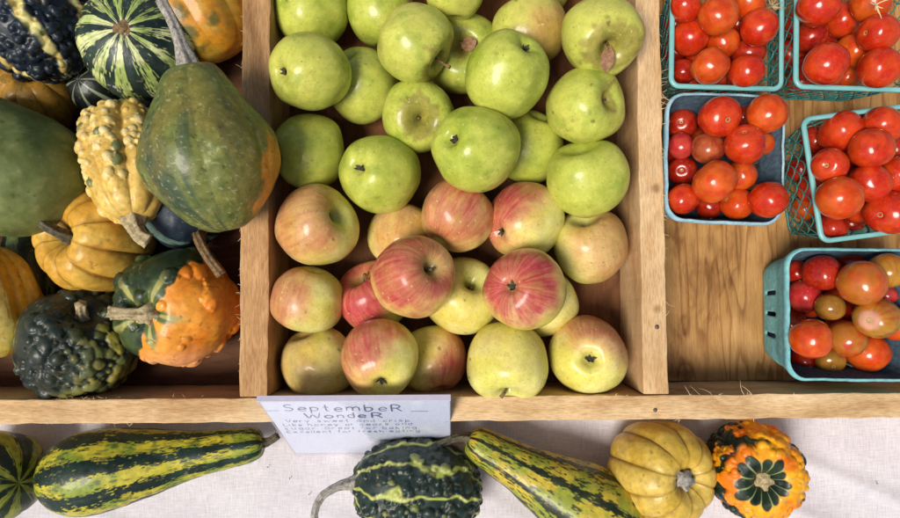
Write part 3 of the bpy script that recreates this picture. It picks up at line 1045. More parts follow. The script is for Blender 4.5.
def apple_colour(g, kind, seed, bl, russet, blush, yel):
    P = g['P']
    th, T = g['TH'], g['T']
    rad = np.linalg.norm(P, axis=1, keepdims=True)
    Nn = P / np.maximum(rad, 1e-6)
    n1 = fbm(P, 1.8, seed, 4)
    if kind == 'green':
        b = mix(C(150, 168, 44)[None, :], C(192, 200, 84)[None, :], sstep(.3, .7, n1))
        b = mix(b, C(204, 200, 96)[None, :], np.clip(yel * (.4 + 1.3 * fbm(P, 1.0, seed + 3, 3)), 0, 1))
        b = mix(b, C(126, 150, 48)[None, :], sstep(.52, .75, fbm(P, 2.6, seed + 6, 5)) * .45)
        b = mix(b, C(150, 130, 66)[None, :], sstep(.66, .74, fbm(P, 9, seed + 7, 4)) * sstep(.5, .65, fbm(P, 1.7, seed + 9, 3)) * .55)
    else:
        b = mix(C(220, 208, 98)[None, :], C(232, 222, 136)[None, :], sstep(.3, .7, n1))
        b = mix(b, C(186, 190, 92)[None, :], sstep(.5, .75, fbm(P, 1.3, seed + 4, 3)) * (1 - yel) * .8)
    # blush with longitudinal streaks
    st = np.stack([np.cos(th) * 9, np.sin(th) * 9, T * 3.0], 1)
    sk = .55 * fbm(st, 2.0, seed + 11, 4) + .45 * fbm(P, 2.2, seed + 14, 4)
    sk2 = .6 * fbm(st, 2.9, seed + 12, 3) + .4 * fbm(P, 5, seed + 17, 4)
    d = Nn @ np.array(bl)
    mk = sstep(-.25, .70, d + (fbm(P, 1.6, seed + 13, 4) - .5) * 1.1)
    amt = np.clip(mk * blush * (.72 + .9 * (sk - .42)), 0, .95)
    rd = mix(C(218, 112, 104)[None, :], C(176, 38, 62)[None, :], sstep(.38, .80, sk2 * .7 + mk * .35))
    b = mix(b, rd, amt)
    # stem cavity: greener / russeted
    cav = sstep(.20, .06, T)
    b = mix(b, C(150, 160, 64)[None, :], cav * .5)
    if russet:
        rr = T + (fbm(P, 3.2, seed + 15, 5) - .5) * .34 + (fbm(st, 1.0, seed + 18, 3) - .5) * .10
        ed = .10 + russet * .16
        b = mix(b, mix(C(150, 128, 62)[None, :], C(120, 96, 46)[None, :], sstep(.4, .6, fbm(P, 5, seed + 16, 4))), sstep(ed + .03, ed - .05, rr) * .62)
    b = mix(b, C(150, 140, 70)[None, :], sstep(.93, .985, T) * .7)
    # lenticels and scuffs
    rg = np.random.RandomState(seed)
    for i in range(110):
        v = rg.normal(size=3)
        v /= np.linalg.norm(v)
        dd = 1 - Nn @ v
        lr = .00005 + .00022 * rg.rand() ** 2
        k = sstep(lr, lr * .3, dd)
        cc = C(226, 224, 150) if rg.rand() < .6 else C(110, 92, 44)
        b = mix(b, cc[None, :], k * .75)
    for i in range(rg.randint(1, 5)):
        v = rg.normal(size=3)
        v /= np.linalg.norm(v)
        dd = 1 - Nn @ v + (fbm(P, 14, seed + i, 3) - .5) * .006
        sr = .0004 + .0018 * rg.rand() ** 2
        b = mix(b, C(104, 78, 40)[None, :], sstep(sr, sr * .35, dd) * .65)
    return b


def apple(a):
    px, py, rpx, z = a['p']
    c = a['c']
    depth = (CP - c).dot(RM @ Vector((0, 0, 1)))
    R0 = rpx * depth / 600.0
    rt, up, v = view_frame(c)
    kind, ox, oy = a['pole']
    vis = True
    if kind == 'none':
        axis = (rt * ox + up * oy - v * .3).normalized()
        vis = False
    else:
        dx, dy = ox / rpx, -oy / rpx
        q = dx * dx + dy * dy
        dz = math.sqrt(max(.02, 1 - q)) if q < 1 else .05
        axis = (rt * dx + up * dy + v * dz).normalized()
        if kind == 'calyx':
            axis = -axis
    seed = a['seed']
    rg = random.Random(seed)
    Rm = frame(axis, rg.uniform(0, 6.28))
    nt, nth = 110, 150
    TH, T, Z, R = rev_grid(APROF, nt, nth)
    Z = Z * a.get('tall', rg.uniform(.92, 1.02))
    lobes = np.cos(5 * TH + rg.uniform(0, 6)) * .035 * sstep(.45, .95, T) + np.cos(3 * TH + rg.uniform(0, 6)) * .018
    R = R * (1 + lobes)
    # cone a little: narrower towards the calyx
    R = R * (1 - .06 * sstep(.45, 1, T))
    P = np.stack([R * np.cos(TH) * rg.uniform(.97, 1.02), R * np.sin(TH) * rg.uniform(.97, 1.02), Z], 1)
    U = P.copy()
    nrm = grid_normals(P, nt, nth)
    P = P + nrm * ((fbm(P, 1.1, seed, 2) - .5) * .13)[:, None] + nrm * ((fbm(P, 4, seed + 1, 2) - .5) * .012)[:, None]
    P[:nth] = P[:nth].mean(0)
    P[-nth:] = P[-nth:].mean(0)
    bd = a.get('bl', (0, 0, 1))
    bw = rt * bd[0] + up * bd[1] + v * bd[2]
    bl = (Rm.inverted() @ bw).normalized()
    col = apple_colour(dict(TH=TH, T=T, P=U), a['kind'], seed, bl, a.get('russet', 0), a.get('blush', 0), a.get('yel', rg.uniform(.1, .65)))
    root = empty('apple', c)
    root.rotation_mode = 'QUATERNION'
    root.rotation_quaternion = Rm.to_quaternion()
    tag(root, a['label'], 'apple', a['group'])
    mesh_obj('flesh', P * R0, grid_faces(nt, nth), M_apple, root, True, col)
    if vis and kind == 'stem':
        pz = float(P[:nth, 2].mean())
        L = a.get('stem', .38)
        tx, ty = rg.uniform(-.18, .18), rg.uniform(-.18, .18)
        mb = MB()
        pts = [Vector((0, 0, pz - .03)), Vector((tx * .1, ty * .1, pz + L * .4)), Vector((tx * .5, ty * .5, pz + L * .75)), Vector((tx, ty, pz + L))]
        mb.tube([q * R0 for q in pts], [.045 * R0, .034 * R0, .034 * R0, .05 * R0], 8)
        mb.build('stem', M_stem_brown, root)
    if vis and kind == 'calyx':
        pz = float(P[-nth:, 2].mean())
        mb = MB()
        for k in range(5):
            an = 2 * PI * k / 5 + rg.uniform(-.45, .45)
            d = Vector((math.cos(an), math.sin(an), 0))
            w = Vector((-math.sin(an), math.cos(an), 0))
            L = rg.uniform(.09, .19)
            base = Vector((0, 0, pz - .01))
            V = [base + d * .02 + w * .045, base + d * .02 - w * .045, base + d * L * .6 - w * .036 + Vector((0, 0, -.06)), base + d * L * .6 + w * .036 + Vector((0, 0, -.06)), base + d * L * rg.uniform(.6, 1.05) + Vector((0, 0, -.12))]
            mb.add([q * R0 for q in V], [(0, 1, 2, 3), (3, 2, 4)])
        mb.tube([Vector((0, 0, pz + .03)) * R0, Vector((0, 0, pz - .03)) * R0], .05 * R0, 10)
        mb.build('calyx', M_calyx, root)
    if a.get('leaf'):
        pz = float(P[:nth, 2].mean())
        lw = Vector(a['leaf'])
        d = Rm.inverted() @ (rt * lw.x + up * lw.y + v * lw.z)
        sidev = d.cross(Rm.inverted() @ v).normalized()
        nn = Rm.inverted() @ v
        base = Vector((0, 0, pz + .25))
        V = []
        F = []
        for i in range(7):
            t = i / 6
            w = .17 * math.sin(PI * min(1, t * .93 + .05)) ** .8
            cen = base + d * t * .62 + nn * (.10 * math.sin(t * 3))
            V += [cen - sidev * w + nn * .05, cen, cen + sidev * w + nn * .04]
            if i:
                j = i * 3
                F += [(j - 3, j - 2, j + 1, j), (j - 2, j - 1, j + 2, j + 1)]
        mb = MB()
        mb.add([q * R0 for q in V], F)
        mb.build('leaf', M_leaf, root)
    return root


GG = 'green apples in the middle compartment'
GR = 'red and yellow apples in the middle compartment'
LO, MI, UP = .052, .075, .108
A = []


def ga(px, py, r, z, pole, label, **k):
    A.append(dict(p=(px, py, r, z), pole=pole, label=label, kind='green', group=GG, seed=1000 + len(A) * 13, **k))


def ra(px, py, r, z, pole, label, **k):
    A.append(dict(p=(px, py, r, z), pole=pole, label=label, kind='red', group=GR, seed=1000 + len(A) * 13, **k))


ga(308, 72, 38.5, UP, ('calyx', -30, 0), 'green apple against the left divider with its dark blossom end facing left')
ga(311, 12, 37, LO, ('none', .2, .9), 'speckled green apple at the back left corner of the apple compartment', yel=.35)
ga(361, 84, 36, LO, ('none', .3, -.6), 'shaded green apple half under the left divider apple')
ga(413, 43, 38.5, UP, ('stem', 30, 20), 'yellow green apple with a long bare stem sticking out over russet', yel=.6, russet=.9, stem=.75)
ga(382, 14, 34, LO, ('none', -.2, .9), 'green apple behind the one with the long bare stem', yel=.35)
ga(455, -8, 31, LO, ('none', 0, .9), 'dark green apple cut by the top edge, centre of the back row')
ga(462, 54, 39, LO, ('stem', 0, -8), 'green apple with dark stem pit and leaf scrap, right of the long-stemmed apple', leaf=(.55, .25, .3), stem=.35, russet=.25)
ga(418, 116, 35.5, MI, ('stem', 4, 3), 'green apple facing up with a wide russet ring round its hollow', russet=.95, stem=.1)
ga(508, 73, 41.5, UP + .012, ('calyx', 20, -28), 'big glossy green apple, topmost in the centre, blossom end up and right')
ga(530, 34, 37, MI, ('none', -.3, .8), 'yellowish green apple with a faint red cheek at the back', yel=.8, blush=.55, bl=(.7, -.3, .5))
ga(600, 35, 39, UP, ('stem', 13, 14), 'pale apple with russet hollow and dry leaf, in the back right corner', yel=.75, russet=1.0, leaf=(-.05, -1, .25), stem=.4)
ga(474, 148, 42, UP + .008, ('calyx', -25, -11), 'large bright green apple with pale blossom end at left, above the red apples')
ga(529, 146, 37, LO, ('none', -.3, -.8), 'shaded green apple between two bigger green ones, near the centre right')
ga(583, 107, 38.5, MI, ('stem', 29, -9), 'green apple by the right divider with its hollow turned to the wall', stem=.12, russet=.2)
ga(587, 180, 40, MI + .01, ('stem', -9, -36), 'shiny green apple by the right divider, lowest of the green ones there', stem=.1)
ga(307, 152, 37, MI - .01, ('none', .9, .1), 'green apple against the left divider, just above the first red one')
ga(378, 173, 39, MI + .01, ('calyx', -21, -6), 'green apple with small blossom end at left, directly above the orange tinged apples')
ga(540, -12, 30, LO, ('none', 0, .9), 'green apple almost wholly cut off by the top edge, right of centre')

ra(315, 227, 40, MI + .005, ('stem', 26, -14), 'blushing apple with a deep stem hollow, topmost red one at the left divider', blush=.75, bl=(-.6, .2, .5), yel=.8, stem=.15)
ra(308, 297, 37, LO, ('none', -.2, -.9), 'squat apple at the left divider with a red left cheek', blush=.8, bl=(-.9, .2, .2), yel=.3, tall=.85)
ra(318, 360, 37, LO, ('none', .4, -.7), 'pale green yellow apple with slight pink blush in the front left corner', blush=.45, bl=(-.8, .1, .3), yel=.3)
ra(375, 299, 36, LO, ('stem', -18, -25), 'purplish red apple mostly hidden beneath another, left of centre', blush=1.15, bl=(-.5, .2, .6), yel=.5, stem=.4)
ra(402, 238, 35, LO, ('none', .2, .8), 'orange tinted apple behind the red topmost apple left of centre', blush=.6, bl=(0, .3, .8), yel=.9)
ra(411, 278, 40.5, UP, ('stem', 23, -12), 'red streaked apple on top with stem hollow to the right, left of centre', blush=1.05, bl=(-.1, .1, .8), yel=.4, stem=.35)
ra(456, 217, 36, MI, ('none', .5, .7), 'orange red apple right below the large bright green apple', blush=.9, bl=(0, .2, .9), yel=.8)
ra(522, 222, 37, MI, ('calyx', -25, 12), 'apple with red left side, yellow right side and blossom end at left', blush=1.05, bl=(-.75, .45, .3), yel=.8)
ra(590, 248, 37, LO + .005, ('stem', -5, -31), 'peach pink apple against the right divider', blush=.6, bl=(.7, .1, .5), yel=.9, stem=.1)
ra(461, 298, 38, LO, ('stem', 14, -20), 'mostly yellow apple with short stem, between two red topmost apples', blush=.2, bl=(-.8, 0, .3), yel=.9, stem=.25)
ra(523, 290, 41, UP, ('calyx', -14, -4), 'red apple on top with greenish blossom end facing up, right of centre', blush=1.1, bl=(-.2, .1, .8), yel=.6)
ra(541, 303, 35, LO, ('none', .7, .5), 'yellow apple peeping out beneath the red apple right of centre', blush=.12, bl=(0, 0, 1), yel=.9)
ra(380, 360, 39.5, MI + .012, ('calyx', 2, 28), 'red and yellow apple just behind the sign with blossom end at its front', blush=1.0, bl=(-.7, .5, .3), yel=.8)
ra(433, 361, 36, LO, ('none', -.2, .9), 'red apple in the front row with its left side hidden', blush=1.0, bl=(.7, -.3, .3), yel=.7)
ra(507, 359, 41, MI, ('stem', 1, 37), 'large plain yellow green apple in the front row with stem pointing down', blush=.08, bl=(0, 1, .2), yel=.6, stem=.45)
ra(588, 356, 39.5, MI - .012, ('calyx', 2, 4), 'freckled yellow apple with orange rim in the front right corner', blush=.95, bl=(.45, .75, .05), yel=1.0)


def settle(items, floor, key='p', gap=.93, it=60, xlim=None):
    """let overlapping fruit slide apart along their own sight lines: the lower one sinks, or the upper one rises"""
    for a in items:
        px, py, r, z = a[key]
        a['z'] = z
        a['dr'] = r

    def pos(a):
        px, py, r, _ = a[key]
        c = at(px, py, a['z'])
        return c, r * (CAMZ - a['z']) / 600.0
    for _ in range(it):
        moved = False
        for i in range(len(items)):
            for j in range(i + 1, len(items)):
                ci, ri = pos(items[i])
                cj, rj = pos(items[j])
                d = (ci - cj).length
                lim = (ri + rj) * gap
                if d < lim:
                    lo, hi = (items[i], items[j]) if items[i]['z'] < items[j]['z'] else (items[j], items[i])
                    rl = ri if lo is items[i] else rj
                    dz = (lim - d) * .35 + .0002
                    if lo['z'] - dz > floor + rl * .9:
                        lo['z'] -= dz
                    else:
                        hi['z'] += dz
                    moved = True
        if not moved:
            break
    for a in items:
        a['c'], a['R'] = pos(a)


settle(A, FLOOR)
for a in A:
    apple(a)


# ------------------------------------------------------------------ baskets
def rsq(h, rc, n_side, n_c, hy=None):
    """rounded rectangle loop, counter-clockwise, starting on the right side going up"""
    hy = hy or h
    pts = []
    for k, (sx, sy) in enumerate(((1, 1), (-1, 1), (-1, -1), (1, -1))):
        cx, cy = sx * (h - rc), sy * (hy - rc)
        a0 = k * PI / 2
        for i in range(n_c):
            a = a0 + PI / 2 * i / (n_c - 1)
            pts.append((cx + rc * math.cos(a), cy + rc * math.sin(a)))
        # straight run to next corner
        nx, ny = ((-1, 1), (-1, -1), (1, -1), (1, 1))[k]
        ex = nx * (h - rc) + rc * math.cos(a0 + PI / 2)
        ey = ny * (hy - rc) + rc * math.sin(a0 + PI / 2)
        x0, y0 = pts[-1]
        for i in range(1, n_side):
            t = i / n_side
            pts.append((x0 + (ex - x0) * t, y0 + (ey - y0) * t))
    return pts


def basket_pose(c4, zr, zb):
    """centre, half sizes and heading from the four rim corners"""
    q = [at(x, y, zr) for x, y in c4]
    c = sum(q, Vector()) / 4
    ex = ((q[1] - q[0]) + (q[2] - q[3])) / 2
    ey = ((q[0] - q[3]) + (q[1] - q[2])) / 2
    return Vector((c.x, c.y, zb)), ex.length / 2, ey.length / 2, math.atan2(ex.y, ex.x)


ZRIM = .086


def mesh_basket(c4, label):
    c, hx, hy, rot = basket_pose(c4, ZRIM, FLOOR)
    root = empty('mesh_basket', c, (0, 0, rot))
    tag(root, label, 'basket', 'green plastic mesh tomato baskets')
    H = ZRIM - FLOOR
    tp = .010
    # rim: a rounded flat band
    mb = MB()
    prof = [(0, 0), (.0022, 0), (.0042, -.0012), (.0042, -.0034), (.0030, -.0042), (-.0004, -.0042), (-.0008, -.0012)]
    loops = [rsq(hx - .0042 + dx, .007 + dx, 10, 7, hy - .0042 + dx) for dx, dz in prof]
    nL = len(loops[0])
    V = []
    for (dx, dz), lp in zip(prof, loops):
        V += [(x, y, H + dz) for x, y in lp]
    F = []
    for i in range(len(prof)):
        i2 = (i + 1) % len(prof)
        for k in range(nL):
            F.append((i * nL + k, i2 * nL + k, i2 * nL + (k + 1) % nL, i * nL + (k + 1) % nL))
    mb.add(V, [tuple(reversed(f)) for f in F])
    mb.build('rim', M_plastic, root)
    # netted walls: rows of scalloped strands that touch their neighbours
    mb = MB()
    rows = 6
    nper = 300
    base_loop = rsq(1.0, .2, 60, 16, hy / hx)

    def wallp(u, z):
        t = z / H
        k = u * len(base_loop)
        i = int(k) % len(base_loop)
        j = (i + 1) % len(base_loop)
        f = k - int(k)
        x = base_loop[i][0] * (1 - f) + base_loop[j][0] * f
        y = base_loop[i][1] * (1 - f) + base_loop[j][1] * f
        s = (hx - .0035 - tp * (1 - t))
        bulge = .0012 * math.sin(PI * t)
        return Vector((x * (s + bulge), y * (s + bulge), z))
    cells = 26
    dz = (H - .004) / rows
    for r_ in range(rows):
        z0 = .002 + dz * (r_ + .5)
        ph = PI * r_
        pts = []
        for k in range(nper + 1):
            u = k / nper
            s = abs(math.sin(cells * PI * u + ph / 2))
            z = z0 + dz * (s ** .8 - .5) * 1.1
            pts.append(wallp(u % 1.0, z))
        mb.tube(pts, .00072, 5, cap=False)
    for zz in (.002,):
        mb.tube([wallp((k / 120) % 1.0, zz) for k in range(121)], .0014, 6, cap=False)
    for u in (0.0, .25, .5, .75):
        for du in (.02, .06):
            mb.tube([wallp((u + du) % 1, z) for z in np.linspace(.002, H - .002, 6)], .0008, 5, cap=False)
    mb.build('net_wall', M_plastic_net, root)
    mb = MB()
    s = hx - .0035 - tp
    sy = s * hy / hx
    for k in range(9):
        f = -1 + 2 * (k + .5) / 9
        for sgn in (1, -1):
            pts = []
            for i in range(37):
                t = -1 + 2 * i / 36
                pts.append(Vector((s * t, sy * f + sgn * sy / 9 * math.sin(t * PI * 4.5), .0018)))
            mb.tube(pts, .0007, 5)
    mb.build('net_base', M_plastic_net, root)
    return root, c, hx, hy, rot


def pulp_basket(c4, label, mat, seed):
    c, hx, hy, rot = basket_pose(c4, ZRIM, FLOOR)
    root = empty('pulp_basket', c, (0, 0, rot))
    tag(root, label, 'basket', 'moulded pulp tomato baskets')
    H = ZRIM - FLOOR
    rows = [(H, -.0005), (H - .0012, .0012), (H - .004, .0010), (H - .010, -.0012), (H - .016, -.0022), (H - .022, -.0034), (H - .030, -.0058),
            (H - .036, -.0066), (H - .042, -.0072), (H - .047, -.0078), (H - .052, -.0086), (H - .060, -.0098), (H - .068, -.0112), (.004, -.0140), (.0008, -.0185)]
    ns, nc = 36, 8
    V = []
    loop0 = None
    for z, dx in rows:
        lp = rsq(hx + dx, .016 + dx * .2, ns, nc, hy + dx)
        nL = len(lp)
        for k, (x, y) in enumerate(lp):
            V.append((x, y, z))
    V = np.array(V)
    nz = fbm(V, 55, seed, 4) - .5
    nz2 = fbm(V, 22, seed + 4, 2) - .5
    L = np.linalg.norm(V[:, :2], axis=1, keepdims=True)
    V[:, :2] += V[:, :2] / L * (nz * .0022 + nz2 * .002)[:, None]
    V[:nL * 3, 2] += (fbm(V[:nL * 3], 70, seed + 8, 4) - .5) * .0045 + (fbm(V[:nL * 3], 14, seed + 9, 2) - .5) * .005
    F = []
    per = nc + ns - 1
    for i in range(len(rows) - 1):
        for k in range(nL):
            kk = k % per
            slot = False
            if i in (7, 8, 9, 10) and kk >= nc:
                sidx = kk - nc + 1
                for cs in (8, 18, 28):
                    if sidx in (cs, cs + 1):
                        slot = True
            if slot:
                continue
            F.append((i * nL + k, (i + 1) * nL + k, (i + 1) * nL + (k + 1) % nL, i * nL + (k + 1) % nL))
    cidx = len(V)
    V = np.vstack([V, [[0, 0, .0012]]])
    o = (len(rows) - 1) * nL
    for k in range(nL):
        F.append((o + k, cidx, o + (k + 1) % nL))
    b = mesh_obj('body', V, F, mat, root)
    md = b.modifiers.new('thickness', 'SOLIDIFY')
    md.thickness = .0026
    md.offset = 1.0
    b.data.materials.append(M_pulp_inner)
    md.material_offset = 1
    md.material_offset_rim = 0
    sd = b.modifiers.new('smooth', 'SUBSURF')
    sd.levels = 1
    sd.render_levels = 1
    return root, c, hx, hy, rot


BA = mesh_basket([(669, -27), (783, -25), (787, 92), (671.5, 87)], 'teal plastic mesh tomato basket at the back, beside the right divider')
BB = mesh_basket([(793, -28), (908, -26), (914, 93), (797, 87.5)], 'teal plastic mesh tomato basket in the top right corner of the photo')
BD = mesh_basket([(799, 117), (925, 101), (948, 227), (823, 244)], 'tilted teal plastic mesh tomato basket in the middle at the right edge')
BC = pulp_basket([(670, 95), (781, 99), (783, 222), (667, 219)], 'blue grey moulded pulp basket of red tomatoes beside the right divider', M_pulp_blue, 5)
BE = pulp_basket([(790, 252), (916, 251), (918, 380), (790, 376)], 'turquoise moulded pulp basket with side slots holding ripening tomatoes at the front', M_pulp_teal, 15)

# ------------------------------------------------------------------ tomatoes
TPROF = {0: [(.86, 0), (.87, .1), (.91, .25), (.87, .5), (.66, .80), (.3, .97), (-.05, 1.0), (-.45, .91), (-.76, .66), (-.91, .36), (-.95, .1), (-.95, 0)],
         1: [(1.0, 0), (1.01, .1), (1.03, .25), (.97, .5), (.72, .80), (.3, .97), (-.05, 1.0), (-.5, .91), (-.86, .66), (-1.04, .36), (-1.1, .1), (-1.1, 0)]}
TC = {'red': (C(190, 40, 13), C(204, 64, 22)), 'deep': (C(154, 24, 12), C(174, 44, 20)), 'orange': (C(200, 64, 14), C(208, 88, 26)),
      'pink': (C(184, 40, 44), C(200, 66, 54)), 'brown': (C(156, 58, 34), C(176, 86, 46)), 'rust': (C(192, 82, 26), C(184, 104, 34)),
      'olive': (C(192, 116, 34), C(172, 124, 40)), 'green': (C(142, 98, 32), C(160, 108, 38)), 'mix': (C(196, 70, 26), C(178, 108, 38))}


def tomato(t):
    c, R0 = t['c'], t['R']
    seed = t['seed']
    rg = random.Random(seed)
    rt, up, v = view_frame(c)
    sc = t.get('scar')
    if sc:
        dx, dy = (sc[0] - t['p'][0]) / t['p'][2], -(sc[1] - t['p'][1]) / t['p'][2]
        q = dx * dx + dy * dy
        axis = (rt * dx + up * dy + v * math.sqrt(max(.03, 1 - q))).normalized()
    else:
        axis = (rt * rg.uniform(-1, 1) + up * rg.uniform(-1, 1) - v * rg.uniform(.1, .5)).normalized()
    Rm = frame(axis, rg.uniform(0, 6))
    nt, nth = (56, 72) if t['vis'] else (26, 36)
    TH, T, Z, R = rev_grid(TPROF[1 if t.get('oval') else 0], nt, nth)
    P = np.stack([R * np.cos(TH) * rg.uniform(.95, 1.0), R * np.sin(TH) * rg.uniform(.97, 1.02), Z * rg.uniform(.92, 1.04)], 1)
    nrm = grid_normals(P, nt, nth)
    U = P.copy()
    P = P + nrm * ((fbm(P, .9, seed, 2) - .5) * .16)[:, None]
    P[:nth] = P[:nth].mean(0)
    P[-nth:] = P[-nth:].mean(0)
    a, b = TC[t['col']]
    mt = sstep(.36, .64, fbm(U, 2.0, seed + 3, 4))
    col = mix(a[None, :], b[None, :], mt)
    if t['col'] in ('brown', 'mix', 'rust', 'olive'):
        st = np.stack([np.cos(TH) * 5, np.sin(TH) * 5, T * 2], 1)
        col = mix(col, (C(176, 44, 26) if t['col'] in ('mix', 'olive') else C(196, 104, 56))[None, :], sstep(.52, .7, fbm(st, 1.3, seed + 5, 3)) * .4)
    if sc and t['col'] in ('olive',):
        col = mix(col, C(216, 156, 126)[None, :], sstep(.19, .09, T))
    tiny = sstep(.62, .75, fbm(U, 22, seed + 8, 2)) * .12
    col = mix(col, C(222, 140, 70)[None, :], tiny)
    root = empty('tomato', c)
    root.rotation_mode = 'QUATERNION'
    root.rotation_quaternion = Rm.to_quaternion()
    tag(root, t['label'], 'tomato', t['group'])
    mesh_obj('flesh', P * R0, grid_faces(nt, nth), M_tomato, root, True, col)
    if sc:
        pz = float(P[:nth, 2].mean())
        mb = MB()
        ring = []
        for rr, zz in ((.20, -.02), (.16, .012), (.09, .018), (.05, -.01)):
            ring += [Vector((rr * math.cos(k * PI / 5) * (1 + .2 * math.cos(5 * k * PI / 5)), rr * math.sin(k * PI / 5), pz + zz)) * R0 for k in range(10)]
        F = []
        for i in range(3):
            for k in range(10):
                F.append((i * 10 + k, i * 10 + (k + 1) % 10, i * 10 + 10 + (k + 1) % 10, i * 10 + 10 + k))
        F.append(tuple(range(30, 40)))
        mb.add(ring, F)
        mb.build('stem_scar', M_scar, root)
    return root


TT = {'A': [], 'B': [], 'C': [], 'D': [], 'E': []}
GRP = {'A': 'tomatoes in the back mesh basket by the divider', 'B': 'tomatoes in the top right mesh basket', 'C': 'tomatoes in the blue pulp basket',
       'D': 'tomatoes in the tilted mesh basket', 'E': 'ripening tomatoes in the turquoise pulp basket'}


def tm(k, px, py, r, z, col, label, scar=None, oval=False):
    TT[k].append(dict(p=(px, py, r, z), col=col, label=label, scar=scar, oval=oval, seed=3000 + 31 * len(TT[k]) + ord(k) * 400, vis=True, group=GRP[k]))


h1, h2, h3 = .095, .075, .055
tm('A', 718, 16, 20, h1 + .008, 'orange', 'big orange red tomato, topmost in the back mesh basket by the divider')
tm('A', 690, 38, 19, h1, 'red', 'red tomato against the left rim of the back mesh basket by the divider')
tm('A', 710, 66, 19, h1 + .004, 'orange', 'orange red tomato at the front left of the back mesh basket by the divider')
tm('A', 759, 27, 18.5, h1, 'red', 'bright red tomato at the right side of the back mesh basket by the divider')
tm('A', 746, 71, 17.5, h1 - .004, 'red', 'red tomato touching the front rim of the back mesh basket by the divider')
tm('A', 723, 43, 16, h2, 'orange', 'orange tomato below the topmost one in the back mesh basket by the divider')
tm('A', 748, 53, 16.5, h2 - .005, 'deep', 'dark red tomato deep at the right of the back mesh basket by the divider')
tm('A', 686, 6, 16, h1 - .004, 'red', 'red tomato at the upper left in the back mesh basket by the divider')
tm('A', 748, 2, 17, h2 + .01, 'orange', 'orange tomato cut by the top edge in the back mesh basket by the divider')
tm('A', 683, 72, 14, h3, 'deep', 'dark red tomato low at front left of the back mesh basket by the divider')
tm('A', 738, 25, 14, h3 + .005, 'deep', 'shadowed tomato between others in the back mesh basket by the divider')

tm('B', 818, 7, 19.5, h1 + .005, 'red', 'large red tomato cut by the top edge, left in the top right mesh basket')
tm('B', 843, 20, 17.5, h1, 'red', 'red tomato with bright glints second from the left in the top right mesh basket')
tm('B', 871, 3, 19, h1, 'orange', 'orange red tomato under pale fibres in the top right mesh basket')
tm('B', 879, 33, 18.5, h1 + .004, 'red', 'red tomato showing a stem scar in the top right mesh basket', scar=(867, 33))
tm('B', 854, 51, 18, h1 + .002, 'orange', 'orange red tomato in the middle of the top right mesh basket')
tm('B', 826, 64, 21, h1 + .01, 'red', 'biggest red tomato at the front left of the top right mesh basket')
tm('B', 879, 68, 20, h1 + .004, 'red', 'red tomato at the front right of the top right mesh basket')
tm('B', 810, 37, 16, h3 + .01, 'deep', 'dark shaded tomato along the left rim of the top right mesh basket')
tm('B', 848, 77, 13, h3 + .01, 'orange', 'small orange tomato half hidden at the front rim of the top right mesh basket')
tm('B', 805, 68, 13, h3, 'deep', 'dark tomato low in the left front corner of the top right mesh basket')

tm('C', 682, 124, 15.5, h2 + .004, 'deep', 'red tomato with green scar in the back left corner of the blue pulp basket', scar=(681, 122))
tm('C', 719, 117, 20.5, h1 + .004, 'red', 'big red tomato with a tan scar at the back of the blue pulp basket', scar=(729, 120.5))
tm('C', 767, 114, 19, h1 + .012, 'orange', 'orange red tomato perched on the back right rim of the blue pulp basket')
tm('C', 681, 146, 13.5, h2 + .008, 'pink', 'pinkish red small tomato at the left wall of the blue pulp basket')
tm('C', 708, 148, 16.5, h2 + .012, 'brown', 'brownish tomato with pale marbling in the blue pulp basket')
tm('C', 745, 145, 19.5, h1 + .006, 'red', 'glossy red tomato with scar on its upper side in the blue pulp basket', scar=(743.5, 131.5))
tm('C', 682, 171, 14.5, h2, 'deep', 'dark red tomato with tiny scar left of the biggest in the blue pulp basket', scar=(681.5, 170))
tm('C', 714, 182, 21.5, h1 + .008, 'orange', 'biggest orange red tomato at the centre of the blue pulp basket')
tm('C', 742, 175, 15, h2, 'orange', 'orange tomato right of the biggest one in the blue pulp basket')
tm('C', 683, 199, 16, h2 + .008, 'red', 'red tomato in the front left corner of the blue pulp basket')
tm('C', 737, 204, 16, h2 + .012, 'orange', 'lopsided orange tomato at the front of the blue pulp basket', scar=(726.5, 199))
tm('C', 768, 200, 18, h1 - .002, 'red', 'smooth bright red tomato in the front right corner of the blue pulp basket')
tm('C', 762, 144, 12, h3 + .01, 'orange', 'orange tomato peeping out behind the glossy one in the blue pulp basket')
tm('C', 709, 206, 13, h3, 'deep', 'dark tomato low at the front wall of the blue pulp basket')
tm('C', 743, 117, 13, h3, 'deep', 'dark tomato low at the back wall of the blue pulp basket')

tm('D', 840, 132, 19.5, h1 + .004, 'red', 'brownish red tomato at the back left of the tilted mesh basket', oval=True)
tm('D', 883, 125, 18, h1, 'red', 'red tomato at the back rim of the tilted mesh basket', oval=True)
tm('D', 871, 148, 20, h1 + .008, 'red', 'glossy oval red tomato near the centre of the tilted mesh basket', oval=True)
tm('D', 830, 166, 17.5, h1 - .003, 'red', 'red tomato with pale scar at the left rim of the tilted mesh basket', scar=(826.5, 165.5))
tm('D', 870, 183, 19, h1 + .004, 'red', 'oval red tomato below the centre of the tilted mesh basket', oval=True)
tm('D', 839, 198, 21, h1 + .008, 'orange', 'big orange red tomato at the front left of the tilted mesh basket')
tm('D', 890, 213, 23, h1, 'red', 'largest red tomato at the front right of the tilted mesh basket', scar=(881, 215))
tm('D', 899, 174, 18.5, h1 - .002, 'red', 'red tomato cut by the right edge in the tilted mesh basket')
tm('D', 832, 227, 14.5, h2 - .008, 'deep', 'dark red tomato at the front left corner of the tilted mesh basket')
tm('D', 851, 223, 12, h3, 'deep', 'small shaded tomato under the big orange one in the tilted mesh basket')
tm('D', 858, 210, 14, h3 + .012, 'red', 'shaded red tomato between the two front ones in the tilted mesh basket')
